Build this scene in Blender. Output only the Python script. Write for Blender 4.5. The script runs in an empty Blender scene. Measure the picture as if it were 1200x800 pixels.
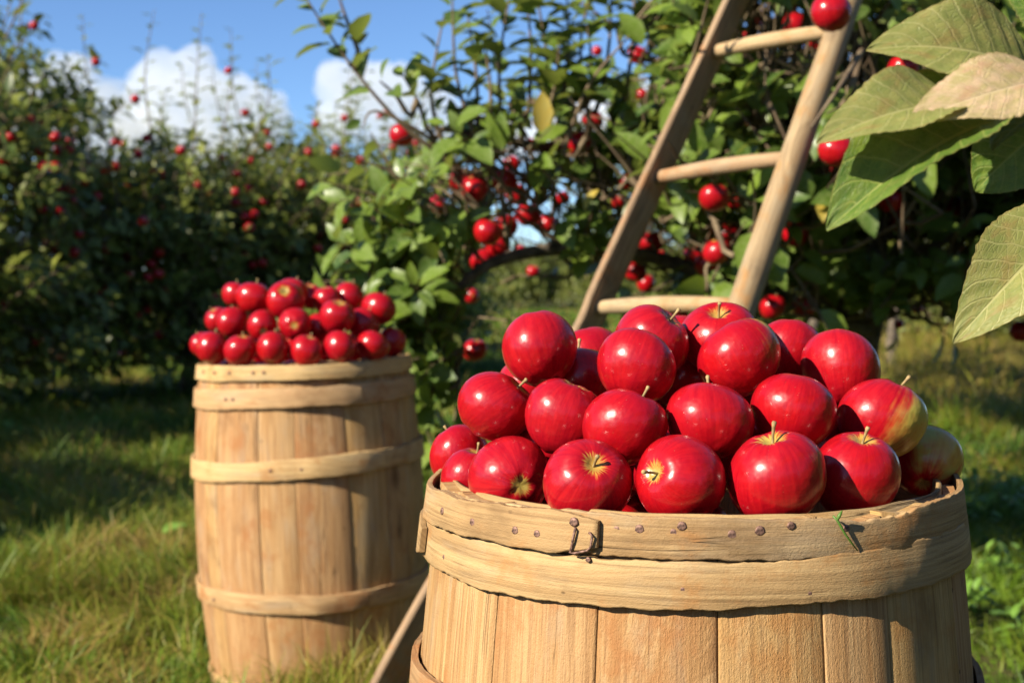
import bpy, bmesh, math, random
import numpy as np
from mathutils import Vector, Matrix, Quaternion, noise

random.seed(11)
rng = np.random.default_rng(11)
scene = bpy.context.scene
col = scene.collection
R = math.radians

# ------------------------------------------------------------------ camera
CAM = Vector((0, 0, 0.91))
FPX = 1600.0                      # focal length in pixels of the 1200x800 photograph
PITCH = math.atan((400 - 330) / FPX)
cd = bpy.data.cameras.new('camera')
cam = bpy.data.objects.new('camera', cd)
col.objects.link(cam)
cam.location = CAM
cam.rotation_euler = (R(90) - PITCH, 0, 0)
cd.sensor_width = 36
cd.lens = 36 * FPX / 1200
cd.clip_start = 0.05
cd.clip_end = 8000
cd.dof.use_dof = True
cd.dof.focus_distance = 1.04
cd.dof.aperture_fstop = 9.0
scene.camera = cam

# ------------------------------------------------------------------ sky, sun, exposure
SUN_AZ, SUN_EL = R(55), R(31)     # azimuth left of straight behind the camera
to_sun = Vector((-math.sin(SUN_AZ) * math.cos(SUN_EL), -math.cos(SUN_AZ) * math.cos(SUN_EL), math.sin(SUN_EL)))
world = bpy.data.worlds.new('World')
scene.world = world
world.use_nodes = True
wn = world.node_tree
sky = wn.nodes.new('ShaderNodeTexSky')
sky.sky_type = 'NISHITA'
sky.sun_disc = False
sky.sun_elevation = SUN_EL
sky.sun_rotation = math.atan2(to_sun.x, to_sun.y)
sky.air_density = 0.7
sky.dust_density = 0.0
sky.ozone_density = 6.0
wn.links.new(sky.outputs[0], wn.nodes['Background'].inputs[0])
wn.nodes['Background'].inputs[1].default_value = 0.084
sd = bpy.data.lights.new('sun', 'SUN')
sd.energy = 5.0
sd.angle = R(0.55)
sd.color = (1.0, 0.91, 0.74)
so = bpy.data.objects.new('sun', sd)
col.objects.link(so)
so.rotation_euler = to_sun.to_track_quat('Z', 'Y').to_euler()
vs = scene.view_settings
vs.view_transform = 'Standard'
vs.look = 'None'
vs.exposure = 1.0
vs.gamma = 1
vs.use_curve_mapping = False
scene.cycles.volume_bounces = 6
scene.cycles.max_bounces = 8
scene.cycles.diffuse_bounces = 2
scene.cycles.glossy_bounces = 2
scene.cycles.transmission_bounces = 4

# ------------------------------------------------------------------ helpers
def px(u, v, Y):
    """world point at forward distance Y seen at photo pixel (u, v)"""
    d = ray(u, v)
    return CAM + d * (Y / d.y)

def ray(u, v):
    cx, cy = (u - 600) / FPX, -(v - 400) / FPX
    return Vector((cx, math.cos(PITCH) + math.sin(PITCH) * cy, -math.sin(PITCH) + math.cos(PITCH) * cy))

def project(P):
    """(N,3) world -> u, v, depth"""
    P = np.asarray(P, float) - np.array(CAM)
    f = P[:, 1] * math.cos(PITCH) - P[:, 2] * math.sin(PITCH)
    up = P[:, 1] * math.sin(PITCH) + P[:, 2] * math.cos(PITCH)
    f = np.where(np.abs(f) < 1e-4, 1e-4, f)
    return 600 + FPX * P[:, 0] / f, 400 - FPX * up / f, f

def tag(o, label=None, cat=None, group=None, kind=None):
    if label: o['label'] = label
    if cat: o['category'] = cat
    if group: o['group'] = group
    if kind: o['kind'] = kind
    return o

def link(name, data, parent=None, mat=None):
    o = bpy.data.objects.new(name, data)
    col.objects.link(o)
    if parent is not None: o.parent = parent
    if mat is not None and data is not None and not data.materials: data.materials.append(mat)
    return o

def empty(name, loc, rot=(0, 0, 0)):
    o = bpy.data.objects.new(name, None)
    o.empty_display_size = 0.05
    col.objects.link(o)
    o.location = loc
    o.rotation_euler = rot
    return o

def np_mesh(name, V, F, mat=None, smooth=True, attrs=None, uv=None):
    """V (n,3); F list of face-index arrays (m,k)"""
    me = bpy.data.meshes.new(name)
    V = np.asarray(V, np.float32)
    me.vertices.add(len(V))
    me.vertices.foreach_set('co', V.ravel())
    Fs = [np.asarray(f, np.int32) for f in F if len(f)]
    loops = np.concatenate([f.ravel() for f in Fs])
    tot = np.concatenate([np.full(len(f), f.shape[1], np.int32) for f in Fs])
    start = np.concatenate([[0], np.cumsum(tot)[:-1]]).astype(np.int32)
    me.loops.add(len(loops))
    me.loops.foreach_set('vertex_index', loops)
    me.polygons.add(len(tot))
    me.polygons.foreach_set('loop_start', start)
    me.polygons.foreach_set('loop_total', tot)
    if smooth:
        me.polygons.foreach_set('use_smooth', np.ones(len(tot), bool))
    me.update(calc_edges=True)
    if attrs:
        for k, a in attrs.items():
            at = me.attributes.new(k, 'FLOAT', 'POINT')
            at.data.foreach_set('value', np.asarray(a, np.float32))
    if uv is not None:
        ul = me.uv_layers.new(name='UVMap')
        ul.data.foreach_set('uv', np.asarray(uv, np.float32)[loops].ravel())
    if mat: me.materials.append(mat)
    return me

def tube_np(pts, rads, n=6, cap=True):
    """one tube: returns V, quads, tris"""
    pts = [Vector(p) for p in pts]
    V, Q, T = [], [], []
    prev = None
    m = len(pts)
    for i, p in enumerate(pts):
        d = (pts[min(i + 1, m - 1)] - pts[max(i - 1, 0)])
        d = d.normalized() if d.length > 1e-9 else Vector((0, 0, 1))
        if prev is None:
            a = Vector((1, 0, 0)) if abs(d.x) < 0.8 else Vector((0, 1, 0))
            x = d.cross(a).normalized()
        else:
            x = (prev - d * prev.dot(d))
            x = x.normalized() if x.length > 1e-6 else d.orthogonal().normalized()
        prev = x
        y = d.cross(x)
        for k in range(n):
            t = 2 * math.pi * k / n
            V.append(p + (x * math.cos(t) + y * math.sin(t)) * rads[i])
    for i in range(m - 1):
        for k in range(n):
            k2 = (k + 1) % n
            Q.append((i * n + k, i * n + k2, (i + 1) * n + k2, (i + 1) * n + k))
    if cap:
        V.append(pts[0]); V.append(pts[-1])
        a, b = len(V) - 2, len(V) - 1
        for k in range(n):
            k2 = (k + 1) % n
            T.append((a, k2, k)); T.append((b, (m - 1) * n + k, (m - 1) * n + k2))
    return [tuple(v) for v in V], Q, T

class Tubes:
    def __init__(s): s.V, s.Q, s.T = [], [], []
    def add(s, pts, rads, n=6, cap=True):
        o = len(s.V)
        V, Q, T = tube_np(pts, rads, n, cap)
        s.V += V
        s.Q += [tuple(i + o for i in q) for q in Q]
        s.T += [tuple(i + o for i in t) for t in T]
    def mesh(s, name, mat, smooth=True):
        return np_mesh(name, s.V, [s.Q, s.T], mat, smooth)

def vnoise(x, y, s=1.0, seed=0):
    x = np.asarray(x, float) * s; y = np.asarray(y, float) * s
    r = np.random.default_rng(seed)
    g = r.random((64, 64))
    xi, yi = np.floor(x).astype(int), np.floor(y).astype(int)
    fx, fy = x - xi, y - yi
    fx = fx * fx * (3 - 2 * fx); fy = fy * fy * (3 - 2 * fy)
    G = lambda a, b: g[a % 64, b % 64]
    return (G(xi, yi) * (1 - fx) * (1 - fy) + G(xi + 1, yi) * fx * (1 - fy) + G(xi, yi + 1) * (1 - fx) * fy + G(xi + 1, yi + 1) * fx * fy)

# ------------------------------------------------------------------ materials
class NT:
    def __init__(s, name):
        s.m = bpy.data.materials.new(name)
        s.m.use_nodes = True
        s.t = s.m.node_tree
        s.b = s.t.nodes['Principled BSDF']
        s.out = s.t.nodes['Material Output']
    def n(s, kind, **kw):
        nd = s.t.nodes.new('ShaderNode' + kind)
        for k, v in kw.items():
            if k.startswith('i_'):
                key = k[2:]
                key = int(key) if key.isdigit() else key
                s.set(nd.inputs[key], v)
            else: setattr(nd, k, v)
        return nd
    def set(s, sock, v):
        if isinstance(v, bpy.types.NodeSocket): s.t.links.new(v, sock)
        else: sock.default_value = v
    def math(s, op, a, b=0.5, clamp=False):
        nd = s.n('Math', operation=op, use_clamp=clamp)
        s.set(nd.inputs[0], a); s.set(nd.inputs[1], b)
        return nd.outputs[0]
    def mix(s, f, a, b, blend='MIX'):
        nd = s.n('Mix', data_type='RGBA', blend_type=blend)
        s.set(nd.inputs[0], f); s.set(nd.inputs[6], a); s.set(nd.inputs[7], b)
        return nd.outputs[2]
    def noise(s, vec, scale, detail=3, rough=0.55, dist=0.0):
        nd = s.n('TexNoise')
        if vec is not None: s.set(nd.inputs['Vector'], vec)
        nd.inputs['Scale'].default_value = scale
        nd.inputs['Detail'].default_value = detail
        nd.inputs['Roughness'].default_value = rough
        nd.inputs['Distortion'].default_value = dist
        return nd.outputs[0]
    def ramp(s, f, lo, hi, a=0.0, b=1.0, smooth=True):
        nd = s.n('MapRange', clamp=True)
        if smooth: nd.interpolation_type = 'SMOOTHSTEP'
        s.set(nd.inputs[0], f); nd.inputs[1].default_value = lo; nd.inputs[2].default_value = hi
        nd.inputs[3].default_value = a; nd.inputs[4].default_value = b
        return nd.outputs[0]
    def mapping(s, vec, scale=(1, 1, 1), loc=None):
        nd = s.n('Mapping')
        s.set(nd.inputs['Vector'], vec)
        s.set(nd.inputs['Scale'], scale)
        if loc is not None: s.set(nd.inputs['Location'], loc)
        return nd.outputs[0]
    def bump(s, h, strength, dist):
        nd = s.n('Bump')
        s.set(nd.inputs['Height'], h)
        nd.inputs['Strength'].default_value = strength
        nd.inputs['Distance'].default_value = dist
        s.t.links.new(nd.outputs[0], s.b.inputs['Normal'])
        return nd
    def base(s, c, rough=0.5, spec=0.5):
        s.set(s.b.inputs['Base Color'], c)
        s.set(s.b.inputs['Roughness'], rough)
        s.b.inputs['Specular IOR Level'].default_value = spec

def C(r, g, b): return (r, g, b, 1.0)

def wood_material(name, light, mid, dark, grain=(1, 1), rough_bump=1.0, crack=0.5, knots=True):
    """UV in metres, u across the grain, v along it"""
    m = NT(name)
    uv = m.n('TexCoord').outputs['UV']
    oi = m.n('ObjectInfo')
    rnd = oi.outputs['Random']
    comb = m.n('CombineXYZ'); m.set(comb.inputs[0], m.math('MULTIPLY', rnd, 37.0)); m.set(comb.inputs[1], m.math('MULTIPLY', rnd, 13.0)); m.set(comb.inputs[2], m.math('MULTIPLY', rnd, 71.0))
    off = comb.outputs[0]
    # warp round knots
    kv = m.mapping(uv, (7.0, 3.2, 1), off)
    vor = m.n('TexVoronoi'); m.set(vor.inputs['Vector'], kv); vor.inputs['Scale'].default_value = 1.0; vor.inputs['Randomness'].default_value = 1.0
    kd = vor.outputs['Distance']
    knot = m.ramp(kd, 0.03, 0.16, 1.0, 0.0)
    warp = m.ramp(kd, 0.0, 0.45, 0.9, 0.0)
    gv = m.mapping(uv, (90 * grain[0], 3.0 * grain[1], 1), off)
    add = m.n('VectorMath', operation='ADD'); m.set(add.inputs[0], gv)
    cw = m.n('CombineXYZ'); m.set(cw.inputs[0], m.math('MULTIPLY', warp, 5.0)); m.t.links.new(cw.outputs[0], add.inputs[1])
    g1 = m.noise(add.outputs[0], 1.0, 5, 0.62, 0.6)
    g2 = m.noise(m.mapping(uv, (420, 9, 1), off), 1.0, 3, 0.6)
    broad = m.noise(m.mapping(uv, (14, 2.2, 1), off), 1.0, 4, 0.6)
    blot = m.noise(m.mapping(uv, (9, 6, 1), off), 1.0, 5, 0.65)
    c = m.mix(m.ramp(g1, 0.36, 0.66), mid, light)
    c = m.mix(m.ramp(broad, 0.42, 0.72, 0, 0.75), c, mid)
    c = m.mix(m.ramp(g2, 0.30, 0.55, 0.5, 0.0), c, dark)
    fib = m.noise(m.mapping(uv, (900, 26, 1), off), 1.0, 3, 0.7)
    c = m.mix(m.ramp(fib, 0.5, 0.75, 0.0, 0.4), c, dark)
    grey = m.noise(m.mapping(uv, (30, 7, 1), off), 1.0, 4, 0.6)
    c = m.mix(m.ramp(grey, 0.50, 0.72, 0.0, 0.4), c, C(0.36, 0.29, 0.20))
    c = m.mix(m.ramp(blot, 0.53, 0.74, 0.0, 0.7), c, dark)
    rst = m.noise(m.mapping(uv, (11, 8, 1), off), 1.3, 5, 0.7)
    c = m.mix(m.ramp(rst, 0.52, 0.68, 0.0, 0.7), c, C(0.36, 0.16, 0.05))
    if knots:
        sparse = m.ramp(vor.outputs['Color'], 0.66, 0.70)
        c = m.mix(m.math('MULTIPLY', knot, m.math('MULTIPLY', sparse, 0.85)), c, C(dark[0] * 0.55, dark[1] * 0.45, dark[2] * 0.4))
    # thin dark splits along the grain
    cr = m.noise(m.mapping(uv, (55, 1.6, 1), off), 1.0, 4, 0.5, 0.4)
    cr = m.math('ABSOLUTE', m.math('SUBTRACT', cr, 0.5))
    crm = m.ramp(m.noise(m.mapping(uv, (12, 5, 1), off), 1.0, 2), 0.55, 0.64)
    crk = m.math('MULTIPLY', m.ramp(cr, 0.0, 0.014, crack, 0.0), crm)
    c = m.mix(crk, c, C(0.035, 0.022, 0.013))
    # weather specks
    sp = m.n('TexVoronoi'); m.set(sp.inputs['Vector'], m.mapping(uv, (75, 48, 1), off)); sp.inputs['Scale'].default_value = 1.0
    spk = m.math('MULTIPLY', m.ramp(sp.outputs['Distance'], 0.07, 0.16, 0.85, 0.0), m.ramp(sp.outputs['Color'], 0.78, 0.82))
    c = m.mix(spk, c, C(0.05, 0.028, 0.015))
    hsv = m.n('HueSaturation'); m.set(hsv.inputs['Color'], c)
    m.set(hsv.inputs['Value'], m.ramp(rnd, 0, 1, 0.90, 1.06, False)); m.set(hsv.inputs['Hue'], m.ramp(oi.outputs['Random'], 0, 1, 0.49, 0.507, False))
    m.base(hsv.outputs[0], 0.72, 0.25)
    rs = m.noise(m.mapping(uv, (800, 330, 1), off), 1.0, 3, 0.75)
    h = m.math('ADD', m.math('MULTIPLY', g1, 0.16), m.math('MULTIPLY', g2, 0.5))
    h = m.math('ADD', h, m.math('MULTIPLY', rs, 0.5 * rough_bump))
    h = m.math('SUBTRACT', h, m.math('MULTIPLY', crk, 1.6))
    h = m.math('SUBTRACT', h, m.math('MULTIPLY', spk, 0.6))
    m.bump(h, 0.8, 0.0016)
    return m.m

M = {}
SUNV = np.array(to_sun)
M['stave'] = wood_material('stave_wood', C(0.54, 0.345, 0.155), C(0.40, 0.225, 0.085), C(0.16, 0.075, 0.028), rough_bump=2.0)
M['hoop'] = wood_material('hoop_wood', C(0.48, 0.315, 0.15), C(0.34, 0.205, 0.09), C(0.13, 0.072, 0.03), grain=(1.3, 0.8), crack=0.85)
M['hoop_pale'] = wood_material('pale_hoop_wood', C(0.58, 0.40, 0.19), C(0.47, 0.295, 0.13), C(0.24, 0.135, 0.055), grain=(1.2, 0.7), crack=0.3)
M['rail'] = wood_material('ladder_wood', C(0.42, 0.29, 0.165), C(0.27, 0.18, 0.10), C(0.11, 0.072, 0.045), grain=(0.8, 0.6), crack=0.6)
M['rung'] = wood_material('rung_wood', C(0.50, 0.36, 0.20), C(0.38, 0.25, 0.13), C(0.19, 0.12, 0.06), grain=(0.9, 0.7), crack=0.4, knots=False)

def rust_material():
    m = NT('rusty_iron')
    o = m.n('TexCoord').outputs['Object']
    n1 = m.noise(o, 420, 4)
    m.base(m.mix(m.ramp(n1, 0.35, 0.65), C(0.075, 0.04, 0.03), C(0.27, 0.15, 0.11)), 0.6, 0.4)
    m.b.inputs['Metallic'].default_value = 0.35
    m.bump(n1, 0.5, 0.0006)
    return m.m
M['rust'] = rust_material()

def apple_material():
    m = NT('apple_skin')
    o = m.n('TexCoord').outputs['Object']          # unit apple: radius about 0.5
    oi = m.n('ObjectInfo')
    rnd = oi.outputs['Random']
    sepc = m.n('SeparateColor'); m.set(sepc.inputs[0], oi.outputs['Color'])
    blush = sepc.outputs[0]
    sep = m.n('SeparateXYZ'); m.set(sep.inputs[0], o)
    x, y, z = sep.outputs
    rad = m.math('SQRT', m.math('ADD', m.math('MULTIPLY', x, x), m.math('MULTIPLY', y, y)))
    ang = m.math('ARCTAN2', y, x)
    off = m.n('CombineXYZ'); m.set(off.inputs[0], m.math('MULTIPLY', rnd, 91.0)); m.set(off.inputs[1], m.math('MULTIPLY', rnd, 17.0)); m.set(off.inputs[2], m.math('MULTIPLY', rnd, 53.0))
    # streaks run from stem to calyx: noise over direction around the axis
    sv = m.n('CombineXYZ'); m.set(sv.inputs[0], m.math('DIVIDE', x, m.math('ADD', rad, 0.02))); m.set(sv.inputs[1], m.math('DIVIDE', y, m.math('ADD', rad, 0.02))); m.set(sv.inputs[2], m.math('MULTIPLY', z, 0.22))
    va = m.n('VectorMath', operation='ADD'); m.set(va.inputs[0], sv.outputs[0]); m.set(va.inputs[1], off.outputs[0])
    st = m.noise(va.outputs[0], 9.0, 4, 0.6)
    st2 = m.noise(va.outputs[0], 3.0, 3, 0.6)
    big = m.noise(m.mapping(o, (1, 1, 1), off.outputs[0]), 2.4, 3, 0.55)
    fine = m.noise(va.outputs[0], 26.0, 3, 0.6)
    red = m.mix(m.ramp(st, 0.30, 0.75), C(0.30, 0.002, 0.006), C(0.40, 0.004, 0.007))
    red = m.mix(m.ramp(fine, 0.45, 0.8, 0, 0.3), red, C(0.52, 0.016, 0.016))
    red = m.mix(m.ramp(big, 0.40, 0.75, 0, 0.65), red, C(0.30, 0.003, 0.014))
    red = m.mix(m.ramp(m.math('FRACT', m.math('MULTIPLY', rnd, 7.31)), 0.35, 1.0, 0, 0.7, False), red, m.mix(m.ramp(st, 0.3, 0.7), C(0.27, 0.002, 0.010), C(0.40, 0.008, 0.014)))
    yel = m.mix(m.ramp(big, 0.4, 0.62), C(0.52, 0.30, 0.05), C(0.42, 0.36, 0.07))
    # cavities at both ends
    lim = m.ramp(st, 0.30, 0.72, 0.06, 0.19, False)
    lim = m.math('MULTIPLY', lim, m.math('MULTIPLY', m.ramp(rnd, 0, 1, 0.75, 1.15, False), m.ramp(z, -0.05, 0.05, 0.75, 1.0)))
    cav = m.math('SUBTRACT', lim, rad)
    cavm = m.ramp(cav, -0.05, 0.055)
    cavm = m.math('MULTIPLY', cavm, m.ramp(sepc.outputs[1], 0, 1, 0.25, 1.0, False))
    # a cheek that stayed yellow-green where the sun did not reach: fixed to the fruit (+x side)
    side = m.math('ADD', m.math('MULTIPLY', x, 1.1), m.math('MULTIPLY', m.math('SUBTRACT', st2, 0.5), 0.75))
    side = m.math('ADD', side, m.math('MULTIPLY', m.math('SUBTRACT', big, 0.5), 0.5))
    chk = m.ramp(m.math('ADD', side, m.math('SUBTRACT', m.math('MULTIPLY', blush, 1.0), 0.95)), -0.16, 0.22)
    c = m.mix(m.math('MAXIMUM', cavm, m.math('MULTIPLY', chk, 0.93)), red, yel)
    # lenticels
    vd = m.n('TexVoronoi'); m.set(vd.inputs['Vector'], o); vd.inputs['Scale'].default_value = 17
    dots = m.ramp(vd.outputs['Distance'], 0.03, 0.075, 0.4, 0.0)
    dots = m.math('MULTIPLY', dots, m.ramp(vd.outputs['Color'], 0.35, 0.6))
    c = m.mix(dots, c, C(0.70, 0.42, 0.22))
    russ = m.math('MULTIPLY', m.ramp(rad, 0.04, 0.13, 0.7, 0.0), m.ramp(st, 0.3, 0.6))
    c = m.mix(russ, c, C(0.24, 0.15, 0.05))
    m.base(c, 0.30, 0.16)
    rr = m.noise(m.mapping(o, (1, 1, 1), off.outputs[0]), 11, 4, 0.65)
    m.set(m.b.inputs['Roughness'], m.ramp(rr, 0.3, 0.7, 0.27, 0.42))
    m.b.inputs['Coat Weight'].default_value = 0.55
    m.b.inputs['Coat Roughness'].default_value = 0.19
    m.b.inputs['Subsurface Weight'].default_value = 0.06
    m.b.inputs['Subsurface Radius'].default_value = (0.02, 0.005, 0.003)
    m.b.inputs['Subsurface Scale'].default_value = 0.2
    m.bump(m.math('ADD', m.math('MULTIPLY', big, 1.0), m.math('MULTIPLY', rr, 0.05)), 0.10, 0.03)
    return m.m
M['apple'] = apple_material()

def simple(name, c1, c2, scale=30, rough=0.7, bump=0.0, spec=0.3):
    m = NT(name)
    o = m.n('TexCoord').outputs['Object']
    n1 = m.noise(o, scale, 5, 0.6)
    m.base(m.mix(m.ramp(n1, 0.33, 0.67), c1, c2), rough, spec)
    if bump: m.bump(n1, 0.8, bump)
    return m.m
M['stem'] = simple('apple_stem', C(0.14, 0.085, 0.035), C(0.40, 0.29, 0.13), 6, 0.7)
M['calyx'] = simple('apple_calyx', C(0.03, 0.02, 0.01), C(0.14, 0.09, 0.04), 9, 0.9)
M['bark'] = simple('apple_bark', C(0.06, 0.047, 0.036), C(0.17, 0.135, 0.10), 26, 0.9, 0.012)
M['twig'] = simple('apple_twig', C(0.10, 0.065, 0.04), C(0.20, 0.15, 0.09), 14, 0.8)

def leaf_material(name, dark, light, yellow, under, trans=0.28):
    m = NT(name)
    t = m.n('Attribute', attribute_name='tint').outputs['Fac']
    top = m.mix(m.ramp(t, 0.0, 0.80, 0, 1, False), dark, light)
    top = m.mix(m.ramp(t, 0.93, 0.99), top, yellow)
    geo = m.n('NewGeometry')
    o = m.n('TexCoord').outputs['Object']
    nz = m.noise(geo.outputs['Position'], 90, 3)
    top = m.mix(m.ramp(nz, 0.3, 0.75, 0, 0.35), top, under)
    c = m.mix(m.math('MULTIPLY', geo.outputs['Backfacing'], 0.8), top, under)
    m.base(c, m.ramp(nz, 0.3, 0.7, 0.32, 0.5), 0.45)
    tr = m.n('BsdfTranslucent')
    m.set(tr.inputs[0], m.mix(0.55, c, C(0.34, 0.42, 0.04)))
    ms = m.n('MixShader'); ms.inputs[0].default_value = trans
    m.t.links.new(m.b.outputs[0], ms.inputs[1]); m.t.links.new(tr.outputs[0], ms.inputs[2])
    m.t.links.new(ms.outputs[0], m.out.inputs[0])
    return m.m
M['leaf'] = leaf_material('apple_leaf', C(0.030, 0.075, 0.008), C(0.150, 0.225, 0.022), C(0.42, 0.30, 0.05), C(0.25, 0.29, 0.10))
M['leaf_far'] = leaf_material('far_apple_leaf', C(0.034, 0.070, 0.008), C(0.23, 0.25, 0.035), C(0.36, 0.26, 0.06), C(0.22, 0.24, 0.08))
M['weed'] = leaf_material('weed_leaf', C(0.10, 0.22, 0.025), C(0.20, 0.36, 0.05), C(0.36, 0.34, 0.08), C(0.2, 0.3, 0.11), 0.3)

def big_leaf_material(name, top1, top2, under, vein, blotch, blotch_amt=0.4):
    m = NT(name)
    uv = m.n('TexCoord').outputs['UV']               # u: -1..1 across, v: 0..1 along
    sep = m.n('SeparateXYZ'); m.set(sep.inputs[0], uv)
    u, v = sep.outputs[0], sep.outputs[1]
    au = m.math('ABSOLUTE', u)
    nz = m.noise(m.mapping(uv, (2.2, 4.2, 1)), 1.6, 5, 0.62)
    nf = m.noise(m.mapping(uv, (26, 34, 1)), 1.0, 4, 0.65)
    mid = m.ramp(au, 0.022, 0.05, 1.0, 0.0)
    ph = m.math('SUBTRACT', m.math('MULTIPLY', v, 8.5), m.math('MULTIPLY', au, 1.9))
    ph = m.math('ADD', ph, m.math('MULTIPLY', m.math('SUBTRACT', nz, 0.5), 0.5))
    ph = m.math('ADD', ph, m.math('MULTIPLY', m.math('GREATER_THAN', u, 0.0), 0.43))
    fr = m.math('ABSOLUTE', m.math('SUBTRACT', m.math('FRACT', ph), 0.5))
    lat = m.ramp(fr, 0.025, 0.075, 0.85, 0.0)
    ve = m.n('TexVoronoi', feature='DISTANCE_TO_EDGE'); m.set(ve.inputs['Vector'], m.mapping(uv, (13, 22, 1))); ve.inputs['Scale'].default_value = 1
    net = m.ramp(ve.outputs['Distance'], 0.0, 0.09, 0.35, 0.0)
    vm = m.math('MAXIMUM', mid, m.math('MAXIMUM', lat, net))
    top = m.mix(m.ramp(nz, 0.35, 0.68), top1, top2)
    geo = m.n('NewGeometry')
    c = m.mix(geo.outputs['Backfacing'], top, m.mix(m.ramp(nz, 0.3, 0.7, 0, 0.5), under, top2))
    c = m.mix(m.math('MULTIPLY', vm, 0.5), c, vein)
    c = m.mix(m.ramp(m.noise(m.mapping(uv, (1.3, 2.2, 1), (3.1, 0.7, 0)), 1.4, 4, 0.6), 0.52, 0.66, 0, blotch_amt), c, blotch)
    sp = m.ramp(nf, 0.66, 0.73, 0, 0.75)
    c = m.mix(m.math('MULTIPLY', sp, m.ramp(nz, 0.45, 0.6)), c, C(0.10, 0.06, 0.03))
    edge = m.ramp(au, 0.93, 1.0, 0, 0.5)
    c = m.mix(edge, c, C(0.26, 0.19, 0.06))
    m.base(c, m.ramp(nf, 0.3, 0.7, 0.42, 0.6), 0.35)
    h = m.math('SUBTRACT', m.math('MULTIPLY', nf, 0.25), vm)
    m.bump(h, 0.55, 0.0012)
    tr = m.n('BsdfTranslucent'); m.set(tr.inputs[0], m.mix(0.4, c, C(0.40, 0.42, 0.05)))
    ms = m.n('MixShader'); ms.inputs[0].default_value = 0.25
    m.t.links.new(m.b.outputs[0], ms.inputs[1]); m.t.links.new(tr.outputs[0], ms.inputs[2])
    m.t.links.new(ms.outputs[0], m.out.inputs[0])
    return m.m
M['big_green'] = big_leaf_material('big_leaf_green', C(0.06, 0.13, 0.015), C(0.15, 0.22, 0.03), C(0.27, 0.30, 0.08), C(0.32, 0.34, 0.09), C(0.22, 0.20, 0.05), 0.25)
M['big_olive'] = big_leaf_material('big_leaf_olive', C(0.19, 0.215, 0.055), C(0.28, 0.27, 0.08), C(0.25, 0.24, 0.07), C(0.46, 0.42, 0.18), C(0.30, 0.17, 0.06), 0.45)
M['big_tan'] = big_leaf_material('big_leaf_tan', C(0.40, 0.33, 0.14), C(0.60, 0.42, 0.27), C(0.55, 0.40, 0.24), C(0.62, 0.50, 0.30), C(0.52, 0.28, 0.18), 0.6)

def grass_material():
    m = NT('grass_blades')
    t = m.n('Attribute', attribute_name='tint').outputs['Fac']
    h = m.n('Attribute', attribute_name='along').outputs['Fac']
    c = m.mix(m.ramp(t, 0.0, 0.45, 0, 1, False), C(0.040, 0.105, 0.008), C(0.135, 0.225, 0.014))
    c = m.mix(m.ramp(t, 0.42, 0.72, 0, 1, False), c, C(0.235, 0.225, 0.024))
    c = m.mix(m.ramp(t, 0.72, 0.95, 0, 1, False), c, C(0.33, 0.22, 0.065))
    c = m.mix(m.ramp(h, 0.65, 1.0, 0, 0.3), c, C(0.33, 0.26, 0.06))
    m.base(c, 0.5, 0.35)
    tr = m.n('BsdfTranslucent'); m.set(tr.inputs[0], c)
    ms = m.n('MixShader'); ms.inputs[0].default_value = 0.3
    m.t.links.new(m.b.outputs[0], ms.inputs[1]); m.t.links.new(tr.outputs[0], ms.inputs[2])
    m.t.links.new(ms.outputs[0], m.out.inputs[0])
    return m.m
M['grass'] = grass_material()

def ground_material():
    m = NT('meadow_ground')
    p = m.n('NewGeometry').outputs['Position']
    a = m.noise(p, 0.35, 5, 0.6); b = m.noise(p, 6, 6, 0.7); d = m.noise(p, 60, 4, 0.7)
    c = m.mix(m.ramp(b, 0.35, 0.65), C(0.04, 0.065, 0.015), C(0.11, 0.125, 0.035))
    c = m.mix(m.ramp(a, 0.42, 0.62, 0, 0.75), c, C(0.20, 0.165, 0.06))
    c = m.mix(m.ramp(d, 0.45, 0.75, 0, 0.6), c, C(0.05, 0.045, 0.022))
    m.base(c, 0.95, 0.1)
    m.bump(m.math('ADD', b, d), 1.0, 0.05)
    return m.m
M['ground'] = ground_material()

def cloud_material():
    m = NT('cloud_vapour')
    m.t.nodes.remove(m.b)
    pv = m.n('VolumePrincipled')
    pv.inputs['Color'].default_value = C(0.99, 0.99, 0.99)
    pv.inputs['Density'].default_value = 0.014
    pv.inputs['Anisotropy'].default_value = -0.45
    m.t.links.new(pv.outputs[0], m.out.inputs['Volume'])
    return m.m
M['cloud'] = cloud_material()

# ------------------------------------------------------------------ ground
def ground_z(x, y):
    x = np.asarray(x, float); y = np.asarray(y, float)
    bump = (vnoise(x, y, 1.7, 3) - 0.5) * 0.05 + (vnoise(x, y, 0.5, 4) - 0.5) * 0.07
    bump = bump + 0.075 * np.exp(-((x + 0.425) ** 2 + (y - 2.97) ** 2) / 0.45)
    return bump * np.clip((np.hypot(x, y - 3) - 0.3) / 2.0, 0.6, 1)

def build_ground():
    a = np.concatenate([np.linspace(0, 30, 121), np.geomspace(31, 5000, 30)])
    xs = np.concatenate([-a[::-1], a[1:]])
    X, Y = np.meshgrid(xs, xs + 6)
    Z = ground_z(X, Y) - 0.004
    V = np.stack([X, Y, Z], -1).reshape(-1, 3)
    n = len(xs)
    i = np.arange(n * n).reshape(n, n)
    F = np.stack([i[:-1, :-1], i[:-1, 1:], i[1:, 1:], i[1:, :-1]], -1).reshape(-1, 4)
    o = link('ground', np_mesh('ground', V, [F], M['ground']))
    tag(o, 'orchard ground of soil and short turf between the apple trees', 'ground', kind='structure')
build_ground()

BF = Vector((0.158, 1.2, 0.010))      # front barrel foot
BR = Vector((-0.425, 2.97, 0.05))    # second barrel foot

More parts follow.
